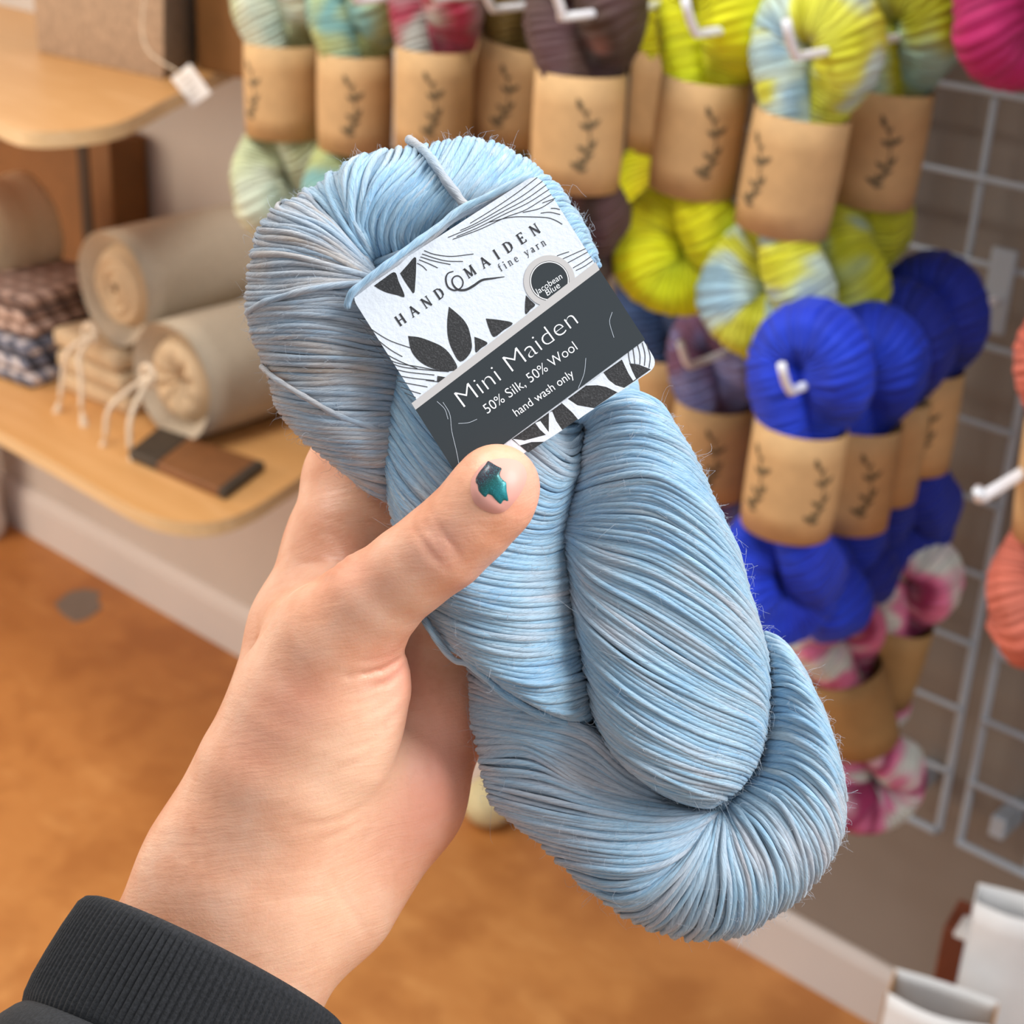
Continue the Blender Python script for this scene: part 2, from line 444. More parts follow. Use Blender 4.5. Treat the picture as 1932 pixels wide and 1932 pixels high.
# a plain folded blanket stack that the upper rolls rest on
M['check_a'] = mat('pink_check', lin(170, 140, 128), .9)
M['check_b'] = mat('grey_check', lin(120, 118, 130), .9)
for m_, c1, c2, c3 in ((M['check_a'], lin(196, 168, 154), lin(140, 112, 100), lin(96, 78, 72)), (M['check_b'], lin(200, 190, 190), lin(120, 122, 138), lin(58, 60, 72))):
    g = G(m_); v = g.coord()
    s = g.n('ShaderNodeSeparateXYZ', {0: v})
    f = lambda q, off: g.math('GREATER_THAN', g.math('SINE', g.math('MULTIPLY_ADD', q, 210.0, off)), 0.0)
    k = g.math('ADD', f(g.math('ADD', s.outputs[0], s.outputs[2]), 0.0), f(g.math('ADD', s.outputs[1], g.math('MULTIPLY', s.outputs[2], .6)), 1.0))
    g.set('Base Color', g.ramp(g.math('MULTIPLY', k, .5), [(.2, c1), (.45, c2), (.9, c3)]))
def folded(name, c, sx, sy, sz, m_, label, rot):
    root = empty(name, c, label, 'folded cloth', 'checked cloths on the lower shelf', (0, 0, rot))
    n = 3
    for k in range(n):
        z0 = k*sz/n
        b = box('cloth_layer', -sx/2, sx/2, -sy/2, sy/2, z0, z0+sz/n-.0015, [m_], sz/n*.42, 4, True)
        for v in b.vertices:
            v.co.x += .004*math.sin(v.co.y*60+k*2); v.co.y += .006*math.sin(v.co.x*40+k)
        obj('folded_layer', b, root)
    return root
folded('folded_cloth', (-1.722, 1.225, ZL+.0005), .145, .2, .088, M['linen_warm'], 'tan folded linen pad under the upper linen roll', .0)
c = at_z(-30, 705, ZL)
folded('folded_cloth', (c[0]-.02, c[1]+.085, ZL+.0005), .20, .17, .062, M['check_b'], 'grey and white checked folded cloth on the lower shelf', .15)
folded('folded_cloth', (c[0]-.03, c[1]+.09, ZL+.0635), .19, .165, .06, M['check_a'], 'pink brown checked folded cloth lying on the grey checked one', .2)

# ---- brown leather wallet on the lower shelf
q = [at_z(x, yy, ZL) for x, yy in ((243, 868), (300, 822), (500, 888), (425, 945))]
wal = empty('leather_wallet', (q[0]+q[1]+q[2]+q[3])/4, 'flat brown leather wallet with dark ends lying on the lower shelf', 'wallet')
def slab(a, b, h0, h1):
    """strip of the wallet between fractions a and b of its length"""
    e0, e1 = q[0]+(q[3]-q[0])*a, q[1]+(q[2]-q[1])*a
    f0, f1 = q[0]+(q[3]-q[0])*b, q[1]+(q[2]-q[1])*b
    z = lambda p, hh: p+np.array([0, 0, hh])
    return rel(wal, [z(e0, h0), z(e1, h0), z(f1, h0), z(f0, h0), z(e0, h1), z(e1, h1), z(f1, h1), z(f0, h1)])
obj('flap', pmesh('flap', slab(.30, .93, .0006, .012), HEX, [M['leather']], True, .002), wal)
obj('zip_end', pmesh('zip_end', slab(0, .30, .0006, .013), HEX, [M['black_trim']], True, .003), wal)
obj('trim_edge', pmesh('trim_edge', slab(.93, 1.0, .0006, .012), HEX, [M['black_trim']], True, .002), wal)

# ---- white post at the left, grey scrap and cream ball on the floor
p = at_z(8, 1000, 0); 
V = []
th = np.arange(40)*2*np.pi/40
for zz, rr in ((0, .045), (.012, .05), (.03, .05), (.05, .046), (ZL-.05, .046), (ZL-.0195, .046)):
    V.append(np.stack([rr*np.cos(th), rr*np.sin(th), np.full(40, zz)], -1))
I = np.arange(6*40).reshape(6, 40)
Q = np.stack([I[:-1], np.roll(I[:-1], -1, 1), np.roll(I[1:], -1, 1), I[1:]], -1).reshape(-1, 4)
po = obj('shelf_post', np_mesh('shelf_post', np.array(V).reshape(-1, 3), Q, [M['base']]), label='round white post standing on the floor under the lower shelf', cat='post')
po.location = (p[0]-.02, WALL_Y-.075, 0)
sc = [at_z(x, yy, .0) for x, yy in ((103, 1140), (118, 1160), (142, 1175), (165, 1168), (192, 1148), (184, 1130), (190, 1118), (160, 1112), (130, 1118))]
n = len(sc)
o = obj('paper_scrap', pmesh('paper_scrap', [a-sc[0] for a in sc]+[a-sc[0]+np.array([0, 0, .0012]) for a in sc], [tuple(range(n)), tuple(range(2*n-1, n-1, -1))]+[(i, (i+1) % n, n+(i+1) % n, n+i) for i in range(n)], [M['greyscrap']]),
        label='dark grey scrap lying on the wooden floor near the baseboard', cat='scrap')
o.location = sc[0]

# ---- low display bench with paper bags in the bottom right corner
def px_box(root, name, tl, tr, z1, z0, depth, m_, bevel=.003, lean=0.0):
    """box whose top front edge runs from picture point tl to tr at height z1"""
    a, b = at_z(*tl, z1), at_z(*tr, z1)
    e = norm(b-a); nn = np.array([-e[1], e[0], 0])*depth
    v = [a, b, b+nn, a+nn]
    lo = [p+np.array([0, 0, z0-z1]) for p in v]
    return rel(root, lo+[p for p in v])
def paper_bag(name, tl, tr, z1, z0, depth, label, side):
    a, b = at_z(*tl, z1), at_z(*tr, z1)
    base = (a+b)/2; base[2] = z0
    root = empty(name, base, label, 'paper bag', 'white paper bags on the low bench')
    e = norm(b-a); nn = np.array([-e[1], e[0], 0]); W = np.linalg.norm(b-a)
    up = np.array([0, 0, 1.0]); H = z1-z0
    g = lambda u, d, hh: a+e*W*u+nn*d*depth+up*(hh-z1)
    nseg = 14
    for nm, sgn, m_ in (('front_panel', 0, M['paper']), ('back_panel', 1, M['paper'])):
        V = []; 
        for j in range(9):
            hh = z0+H*j/8; f = j/8
            for i in range(nseg+1):
                u = i/nseg
                bow = math.sin(math.pi*u)*(.10+.25*f)
                d = (0-bow*.4+.30*f) if sgn == 0 else (1+bow*.1-.25*f)
                V.append(g(u, d, hh))
        I = np.arange(9*(nseg+1)).reshape(9, nseg+1)
        Q = np.stack([I[:-1, :-1], I[:-1, 1:], I[1:, 1:], I[1:, :-1]], -1).reshape(-1, 4)
        me = np_mesh(nm, np.array(rel(root, V)), Q, [m_])
        o = obj(nm, me, root); sm = o.modifiers.new('thickness', 'SOLIDIFY'); sm.thickness = .0015
    for nm, u in (('side_gusset', 0.0), ('side_gusset', 1.0)):
        v = [g(u, 0, z0), g(u, 1, z0), g(u, .78, z1), g(u, .5, z1-.01), g(u, .28, z1)]
        c2 = [p+e*(.0012 if u == 0 else -.0012) for p in v]
        obj(nm, pmesh(nm, rel(root, v+c2), [(0, 1, 2, 3, 4), (9, 8, 7, 6, 5)]+[(i, (i+1) % 5, 5+(i+1) % 5, 5+i) for i in range(5)], [side]), root)
    return root
ZT = .245
paper_bag('paper_bag', (1660, 1900), (1863, 1969), .36, ZT, .075, 'white paper bag with kraft side in front of the red brown carton', M['kraft_dark'])
paper_bag('paper_bag', (1832, 1722), (1990, 1766), .43, ZT, .06, 'white paper bag standing behind the red brown carton', M['paper'])
cr = empty('small_carton', at_z(1850, 1800, ZT), 'red brown open carton between two white paper bags', 'box')
for nm, m_ in (('body', M['redbox']),):
    obj(nm, pmesh(nm, px_box(cr, nm, (1780, 1748), (1905, 1796), .37, ZT, .05, m_), HEX, [m_], False, .002), cr)
obj('white_lining', pmesh('white_lining', px_box(cr, 'white_lining', (1800, 1758), (1885, 1792), .377, .3715, .03, None), HEX, [M['paper']], False, .001), cr)
bench = empty('low_bench', (-.36, 1.22, 0), 'low brown bench under the paper bags', 'bench')
obj('bench_top', box('bench_top', -.13, .5, -.17, .15, ZT-.03, ZT-.0005, [M['carton']], .003), bench)
for sx in (-.10, .47):
    for sy in (-.14, .12):
        obj('leg', box('leg', sx-.015, sx+.015, sy-.015, sy+.015, 0, ZT-.0305, [M['carton']], .002), bench)

# ------------------------------------------------------------------ hanging skeins of yarn
def skein_shape(name, twist=1.3*math.pi, fat=1.0, seed=0):
    """a twisted hank: a closed bundle that loops over the hook, crosses under the paper band and loops again below"""
    zt, zb = .096, -.108
    r = np.random.default_rng(seed)
    def aa(z): return .0135+(.0115 if z > 0 else .0165)*min(1, max(0, (abs(z)-.045)/.045))**1.2
    path, rad = [], []
    for t in np.linspace(math.pi, 0, 44)[:-1]:
        path.append((.025*math.cos(t), .0, zt+.027*math.sin(t))); rad.append(.0285)
    zs = np.linspace(zt, zb, 70)
    def rr(z): return .0205+.0075*min(1, max(0, (abs(z)-.042)/.04))
    for z in zs:
        f = twist*(zt-z)/(zt-zb); path.append((aa(z)*math.cos(f), aa(z)*math.sin(f), z)); rad.append(rr(z))
    for t in np.linspace(0, -math.pi, 44)[1:-1]:
        c, s = math.cos(twist), math.sin(twist)
        path.append((.030*math.cos(t)*c, .030*math.cos(t)*s, zb+.022*math.sin(t))); rad.append(.0305)
    for z in zs[::-1]:
        f = twist*(zt-z)/(zt-zb)+math.pi; path.append((aa(z)*math.cos(f), aa(z)*math.sin(f), z)); rad.append(rr(z))
    path = np.array(path); path = np.vstack([path, path[:1]]); rad = np.r_[rad, rad[0]]*fat
    s = np.r_[0, np.cumsum(np.linalg.norm(np.diff(path, axis=0), axis=1))]
    n = 460; t = np.linspace(0, s[-1], n)
    P = np.stack([np.interp(t, s, path[:, k]) for k in range(3)], -1); R_ = np.interp(t, s, rad)
    for _ in range(16):
        P[1:-1] = .25*P[:-2]+.5*P[1:-1]+.25*P[2:]; R_[1:-1] = .25*R_[:-2]+.5*R_[1:-1]+.25*R_[2:]
    S = 36
    V, Q = tubes(P, R_, S)
    V = V.reshape(n, S, 3)
    # lumpy bundle
    ph = r.uniform(0, 6.28, 6); th = np.arange(S)*2*np.pi/S
    u = np.linspace(0, 1, n)
    w_ = 1+.012*np.sin(u[:, None]*430+1.6*np.cos(th)[None]+3*np.sin(u[:, None]*17))+.010*np.sin(u[:, None]*640+1.2*np.sin(th)[None]+2*np.sin(u[:, None]*29))+.05*np.sin(3*th[None]+u[:, None]*22+ph[0])+.03*np.sin(5*th[None]-u[:, None]*34+ph[1])+.02*np.sin(9*th[None]+u[:, None]*60+ph[2])
    V = P[:, None]+(V-P[:, None])*w_[..., None]
    su = np.repeat(u, S); sv = np.tile(th, n)
    me = np_mesh(name, V.reshape(-1, 3), Q, [], attrs={'su': su, 'sc': np.cos(sv), 'ss': np.sin(sv)})
    return me
SK = [skein_shape('yarn_a', 1.3*math.pi, 1.0, 1), skein_shape('yarn_b', 1.62*math.pi, 1.02, 2), skein_shape('yarn_c', 1.05*math.pi, .98, 3)]

def yarn_mat(name, cols, freq=6.0, seed=0.0, sharp=.08, strand=.35):
    m = mat(name, cols[0], .72); g = G(m)
    m.node_tree.nodes['Principled BSDF'].inputs['Sheen Weight'].default_value = .06
    u = g.attr('su'); c = g.attr('sc'); s = g.attr('ss')
    st = g.math('ADD', g.math('MULTIPLY', u, 250.0), g.math('MULTIPLY', c, 1.6))
    base = g.noise(g.vec(g.math('MULTIPLY', u, freq), g.math('MULTIPLY', c, .25), g.math('MULTIPLY_ADD', s, .25, seed)), 1.0, 2, .5)
    n = len(cols)
    lo, hi = .32, .68
    stops = []
    for i, cc in enumerate(cols):
        a = lo+(hi-lo)*i/max(1, n-1) if n > 1 else .5
        stops.append((a, cc))
    col = g.ramp(base, stops, 'EASE')
    fine = g.noise(g.vec(st, g.math('MULTIPLY', c, .4), g.math('MULTIPLY', s, .4)), 1.0, 3, .6)
    sh = g.ramp(fine, [(.25, (.62, .62, .62, 1)), (.62, (1.15, 1.15, 1.15, 1))])
    col = g.mix(min(1.0, strand*2.4), col, g.mix(1.0, col, sh, 'MULTIPLY'))
    g.set('Base Color', col)
    wv = g.math('SINE', g.math('MULTIPLY', st, 3.1))
    hgt = g.math('ADD', g.math('MULTIPLY', wv, .35), fine)
    g.set('Normal', g.bump(hgt, .9, .0026))
    return m

def band_mesh(rx, ry, h):
    n, V = 56, []
    th = np.arange(n)*2*np.pi/n
    zs = [(-h/2, -.0008), (-h/2, 0), (-h/4, .0006), (0, .0009), (h/4, .0006), (h/2, 0), (h/2, -.0008), (0, -.0002)]
    for z, d in zs:
        V.append(np.stack([(rx+d)*np.cos(th), (ry+d)*np.sin(th), np.full(n, z)], -1))
    k = len(zs); I = np.arange(k*n).reshape(k, n)
    In = np.roll(I, -1, 0)
    Q = np.stack([I, np.roll(I, -1, 1), np.roll(In, -1, 1), In], -1).reshape(-1, 4)
    return np.array(V).reshape(-1, 3), Q
BRX, BRY, BH = .0385, .0345, .094
BV, BQ = band_mesh(BRX, BRY, BH)
BAND = {k: np_mesh('band', BV, BQ, [M[k]]) for k in ('kraft', 'kraft_grey', 'kraft_brown')}

def leaf2d(x, y, ang, L, W):
    t = np.linspace(0, 1, 9); a = math.radians(ang)
    s = np.sin(np.pi*t**.8)*W/2
    p = np.concatenate([np.stack([t*L, s], -1), np.stack([t[::-1][1:-1]*L, -s[::-1][1:-1]], -1)])
    c = np.array([[math.cos(a), math.sin(a)], [-math.sin(a), math.cos(a)]])
    return p@c+[x, y]
def twig_mesh(ang0):
    """a printed sprig, flat ink wrapped on the band around angle ang0"""
    polys = []
    stem = crom([(-.006, -.026), (.001, -.012), (.0025, 0), (.001, .012), (-.006, .026)], 16)
    for i in range(15):
        a, b = stem[i], stem[i+1]; nn = np.array([-(b-a)[1], (b-a)[0]]); nn = nn/np.linalg.norm(nn)*.0006
        polys.append(np.array([a-nn, b-nn, b+nn, a+nn]))
    for x, y, a, L, W in ((-.005, .022, 115, .011, .0045), (-.002, .018, 60, .006, .003), (.0018, .008, 40, .012, .0045), (.0018, .007, 150, .010, .0042), (.002, .007, 95, .007, .003),
                          (.002, -.010, 55, .012, .0046), (.001, -.011, 150, .010, .0042), (-.001, -.015, 20, .009, .004), (-.004, -.022, 45, .010, .0045), (-.005, -.024, 150, .009, .0042), (-.004, -.023, 95, .008, .0036), (-.006, -.026, 10, .009, .004)):
        polys.append(leaf2d(x, y, a, L, W))
    V, F = [], []
    for p in polys:
        th = ang0+p[:, 0]/BRX
        z = p[:, 1]
        k = len(V)
        V += [((BRX+.0013)*math.cos(t), (BRY+.0013)*math.sin(t), zz) for t, zz in zip(th, z)]
        F.append(tuple(range(k, k+len(p))))
    me = bpy.data.meshes.new('twig'); me.from_pydata(V, [], F); me.materials.append(M['ink']); me.update()
    return me

YM = {
 'mint': yarn_mat('mint', [lin(150, 150, 96), lin(196, 204, 160), lin(206, 214, 190), lin(168, 190, 176)], 7, 1.0),
 'teal': yarn_mat('teal', [lin(196, 190, 120), lin(176, 186, 120), lin(120, 172, 170), lin(188, 200, 140)], 8, 3.1),
 'crimson': yarn_mat('crimson', [lin(140, 150, 140), lin(170, 150, 150), lin(166, 40, 70), lin(176, 176, 168)], 9, 5.2),
 'aubergine': yarn_mat('aubergine', [lin(60, 40, 48), lin(74, 50, 58), lin(52, 40, 40)], 6, 2.2),
 'olive': yarn_mat('olive', [lin(96, 70, 20), lin(110, 88, 30), lin(82, 64, 22)], 6, 4.4),
 'brown': yarn_mat('brown', [lin(84, 58, 50), lin(92, 62, 66), lin(70, 50, 40), lin(176, 120, 108)], 5, 7.7),
 'charcoal': yarn_mat('charcoal', [lin(40, 34, 34), lin(54, 46, 42)], 5, 9.7),
 'yellow': yarn_mat('yellow', [lin(226, 204, 0), lin(230, 230, 0), lin(216, 228, 4)], 4, 2.7),
 'lime': yarn_mat('lime', [lin(150, 186, 204), lin(196, 218, 206), lin(222, 224, 70), lin(206, 206, 30), lin(196, 218, 206)], 13, 6.1),
 'lime2': yarn_mat('lime2', [lin(150, 180, 190), lin(196, 200, 50), lin(186, 190, 20), lin(160, 196, 180)], 9, 12.5),
 'violet': yarn_mat('violet', [lin(104, 112, 172), lin(126, 130, 184), lin(112, 72, 104), lin(96, 104, 160)], 10, 8.8),
 'royal': yarn_mat('royal', [lin(6, 40, 184), lin(10, 58, 212), lin(8, 50, 200)], 4, 1.9),
 'navyblue': yarn_mat('navyblue', [lin(6, 34, 150), lin(10, 44, 172)], 4, 3.9),
 'slate': yarn_mat('slate', [lin(40, 66, 112), lin(56, 84, 130)], 4, 5.9),
 'pinkwhite': yarn_mat('pinkwhite', [lin(226, 214, 218), lin(220, 226, 218), lin(226, 120, 164), lin(146, 30, 84), lin(232, 196, 212)], 11, 4.9),
 'magenta': yarn_mat('magenta', [lin(170, 12, 92), lin(190, 20, 104)], 4, 6.9),
 'coral': yarn_mat('coral', [lin(196, 92, 72), lin(208, 112, 92), lin(184, 78, 62)], 5, 7.9),
 'rose': yarn_mat('rose', [lin(176, 120, 110), lin(150, 92, 84)], 5, 8.9),
}
SKL = {}
def skein(px, py, Y, yarn, label, shape=0, rot=0.0, twig=None, tilt=0.0, band='kraft', sc=1.0, lean=0.0):
    """band centre at picture direction (px, py) and Y metres along the room"""
    c = at_y(px, py, Y)
    root = empty('yarn_skein', c, label, 'yarn skein', 'yarn skeins hanging on the wire grid', (lean, tilt, rot))
    root.scale = (sc, sc, sc)
    key = (shape, yarn)
    if key not in SKL:
        me = SK[shape].copy(); me.materials.clear(); me.materials.append(YM[yarn]); SKL[key] = me
    obj('twisted_yarn', SKL[key], root)
    b = obj('paper_band', BAND[band], root)
    for a in (twig if isinstance(twig, (list, tuple)) else [twig]):
        if a is not None:
            obj('printed_sprig', twig_mesh(a), b)
    return root
VA = math.atan2(-.755, .656)                    # direction from the skeins to the viewer
def tw(d, rot=0.0): return VA+d-rot
HOOKS = []
def hook(px, py, Y, label, tip=1.0, rad=.0036):
    c = at_y(px, py, Y)
    root = empty('wire_hook', (c[0], GY-.01, c[2]), label, 'hook', 'white hooks on the wire grid')
    L = GY-.01-Y
    pts = [(0, .0, .01), (0, -.01, .002), (0, -L*.5, 0), (0, -L+.012, -.001), (0, -L, .001), (0, -L-.008, .010), (0, -L-.017*tip, .026*tip)]
    smooth_tube('prong', np.array(pts), rad, [M['hook']], 40, 10, root)
    obj('back_plate', box('back_plate', -.012, .012, -.004, .004, -.03, .05, [M['wire']], .002), root)
    return root

# top row, from the left
skein(532, 168, 1.10, 'mint', 'pale mint skein leftmost in the top row of hanging yarn', 0, .5, tw(-.75, .5))
skein(670, 190, 1.10, 'teal', 'green and teal skein second from left in the top row', 1, .1, tw(-.0, .1))
skein(818, 186, 1.09, 'crimson', 'grey and crimson skein third from left in the top row', 0, -.2, tw(-.0, -.2))
skein(905, 150, 1.30, 'aubergine', 'dark aubergine skein hanging behind the crimson and olive ones', 2, .3, None)
skein(964, 170, 1.16, 'olive', 'olive brown skein hanging tilted behind the brown purple one', 2, .2, tw(-.15, .2), .16)
skein(1090, 242, 1.03, 'brown', 'brown and purple skein with dusty pink lower end in the top row', 1, .0, tw(.12, .0))
skein(1185, 222, 1.27, 'charcoal', 'charcoal skein with grey band between brown and yellow skeins', 0, .2, tw(.35, .2), band='kraft_grey')
skein(1262, 190, 1.27, 'yellow', 'yellow skein half hidden behind the front yellow skein', 1, .4, None)
skein(1318, 250, 1.10, 'yellow', 'bright yellow skein in front of the top row, clear of its neighbours', 0, -.25, tw(.18, -.25), .06)
skein(1655, 272, 1.20, 'lime2', 'lime and blue skein behind the front lime and white one', 1, .2, tw(-.02, .2), .05)
skein(1494, 322, 1.10, 'lime', 'lime white and pale blue skein hanging above the royal blue yarn', 2, .15, [tw(-.95, .15)], .08)
# second row
skein(1240, 745, 1.27, 'slate', 'slate blue skein behind the card corner and below the yellow skein', 1, .2, None)
skein(1340, 842, 1.22, 'violet', 'violet and grey blue skein below the front yellow skein', 0, .15, tw(-.05, .15))
skein(1724, 782, 1.262, 'navyblue', 'deep blue skein rearmost on the blue hook next to the wire grid', 0, .1, tw(.05, .1))
skein(1660, 838, 1.22, 'navyblue', 'deep blue skein third from the front on the blue hook', 1, .2, None)
skein(1604, 888, 1.16, 'royal', 'royal blue skein second from the front on the blue hook', 1, .3, tw(.2, .3))
skein(1497, 896, 1.07, 'royal', 'royal blue skein frontmost on the blue hook', 0, .1, [tw(.42, .1), tw(-1.0, .1)], .03)
# third row and right edge
skein(1672, 1238, 1.27, 'pinkwhite', 'white and pink skein hanging tilted beside the wire grid', 1, .2, None, .12, 'kraft_brown', .92)
skein(1612, 1330, 1.20, 'pinkwhite', 'pink and white skein partly behind the held blue hank', 2, .9, None, -.34, 'kraft_brown', .92)
skein(1992, -262, 1.16, 'magenta', 'magenta skein at the top right corner of the picture', 0, .1, None)
skein(2022, 905, 1.12, 'coral', 'coral skein at the right edge above the white hook end', 0, .4, None, -.06)

hook(1312, 62, 1.035, 'white hook through the front yellow skein')
hook(1500, 105, 1.035, 'white hook through the front lime and white skein')
hook(1300, 690, 1.14, 'white hook through the violet skein')
hook(1490, 738, 1.03, 'white hook through the blue skeins')
hook(930, 16, 1.06, 'white hook above the olive skein')
hook(1066, 30, .97, 'white hook through the brown and purple skein')
hook(1850, 938, 1.03, 'white hook end at the right edge below the coral skein', .25, .0048)
hook(530, -10, 1.04, 'white hook through the pale mint skein')
hook(672, 0, 1.04, 'white hook through the green and teal skein')
hook(820, -5, 1.03, 'white hook through the grey and crimson skein')

# cream ball of yarn on the floor beside the baseboard
p = at_z(922, 1512, .035)
th = np.linspace(0, 2*np.pi, 48)
P = []
for k in range(60):
    ax = norm(rng.normal(size=3)); a = norm(np.cross(ax, rng.normal(size=3))); b = np.cross(ax, a)
    off = rng.uniform(-.012, .012); r_ = math.sqrt(.033**2-off**2)
    P.append(ax*off+r_*(np.cos(th)[:, None]*a+np.sin(th)[:, None]*b))
V, Q = tubes(np.array(P), .0028, 6)
M['cream'] = plain('cream_yarn', lin(222, 212, 168), .9, .06, 80)
o = obj('yarn_ball', np_mesh('yarn_ball', V, Q, [M['cream']]), label='cream ball of yarn on the floor behind the held hank', cat='yarn ball')
o.location = (p[0], min(p[1], WALL_Y-.05), .0355)

# ------------------------------------------------------------------ the held hank of blue yarn
# card plane (label): z over the picture point, pixels of 0.11 mm
cTL, cTR, cBR = np.array([660, 555.]), np.array([1014, 326.]), np.array([1244, 690.])
cBL = cTL+cBR-cTR
zTL, zTR, zBR = 138., 104., 176.
_m = np.linalg.inv(np.array([cTR-cTL, cBR-cTR]).T)
def card_uv(x, y):
    d = np.stack([np.asarray(x, float)-cTL[0], np.asarray(y, float)-cTL[1]], -1)@_m.T
    return d[..., 0], d[..., 1]
_cp = [O+ray(q[0], q[1])*(D0-z*PX) for q, z in ((cTL, zTL), (cTR, zTR), (cBR, zBR))]
_cn = np.cross(_cp[1]-_cp[0], _cp[2]-_cp[0])
def card_z(x, y):
    """height of the flat card over picture point (x, y)"""
    return (D0-((_cp[0]-O)@_cn)/(ray(x, y)@_cn))/PX

def yarn_hero(name, cols, seed):
    m = mat(name, cols[0], .58); g = G(m); b = g.b
    b.inputs['Sheen Weight'].default_value = .35; b.inputs['Sheen Roughness'].default_value = .4
    b.inputs['Specular IOR Level'].default_value = .35
    u = g.attr('su'); c = g.attr('sc'); s = g.attr('ss'); rn = g.attr('rn')
    pos = g.coord('Object')
    big = g.noise(pos, 38, 2, .5)
    along = g.noise(g.vec(g.math('MULTIPLY', u, 30.0), g.math('MULTIPLY', rn, 60.0), seed), 1.0, 2, .5)
    k = g.math('ADD', g.math('MULTIPLY', big, .55), g.math('MULTIPLY', along, .45))
    n = len(cols)
    col = g.ramp(k, [(.33+.34*i/(n-1), q) for i, q in enumerate(cols)])
    # fibres: fine streaks that wind round the strand
    tw_ = g.math('MULTIPLY', u, 420.0)
    ca = g.math('COSINE', tw_); sa = g.math('SINE', tw_)
    rx = g.math('SUBTRACT', g.math('MULTIPLY', c, ca), g.math('MULTIPLY', s, sa))
    ry = g.math('ADD', g.math('MULTIPLY', s, ca), g.math('MULTIPLY', c, sa))
    fib = g.noise(g.vec(g.math('MULTIPLY', u, 220.0), g.math('MULTIPLY', rx, 3.2), g.math('MULTIPLY_ADD', rn, 50.0, g.math('MULTIPLY', ry, 3.2))), 1.0, 4, .65)
    col = g.mix(g.ramp(fib, [(.48, (0, 0, 0, 1)), (.75, (.55, .55, .55, 1))]), col, lin(222, 232, 238))
    col = g.mix(g.ramp(fib, [(.25, (.6, .6, .6, 1)), (.47, (0, 0, 0, 1))]), col, lin(96, 122, 148))
    g.set('Base Color', col)
    g.set('Normal', g.bump(fib, .9, .0004))
    return m
BLUE = [lin(196, 196, 202), lin(174, 194, 210), lin(158, 196, 220), lin(138, 184, 218), lin(188, 206, 216)]
GREY = [lin(196, 180, 166), lin(178, 176, 178), lin(158, 180, 200), lin(188, 178, 172), lin(146, 184, 212)]
MIX = [lin(188, 188, 194), lin(170, 186, 202), lin(150, 188, 214), lin(186, 192, 200)]
Y_BLUE = yarn_hero('yarn_blue', BLUE, 1.0)
Y_GREY = yarn_hero('yarn_grey_blue', GREY, 2.0)
Y_MIX = yarn_hero('yarn_mixed', MIX, 3.0)

hank = empty('yarn_hank', pw(1100, 1740, -60), 'twisted hank of pale blue single ply yarn held up by the left hand', 'yarn hank')
HL = np.array(hank.location)

def pressed(X, Y, Z):
    """the card and the thumb press the strands in"""
    u, v = card_uv(X, Y)
    cz = card_z(X, Y)-9
    e = .07
    ins = np.clip(np.minimum.reduce([(u+e)/e, (1+e-u)/e, (v+e)/e, (1+e-v)/e]), 0, 1)
    ins = ins*ins*(3-2*ins)
    lim = cz+(1-ins)*120
    Z = np.where(Z > lim, lim, Z)
    return Z

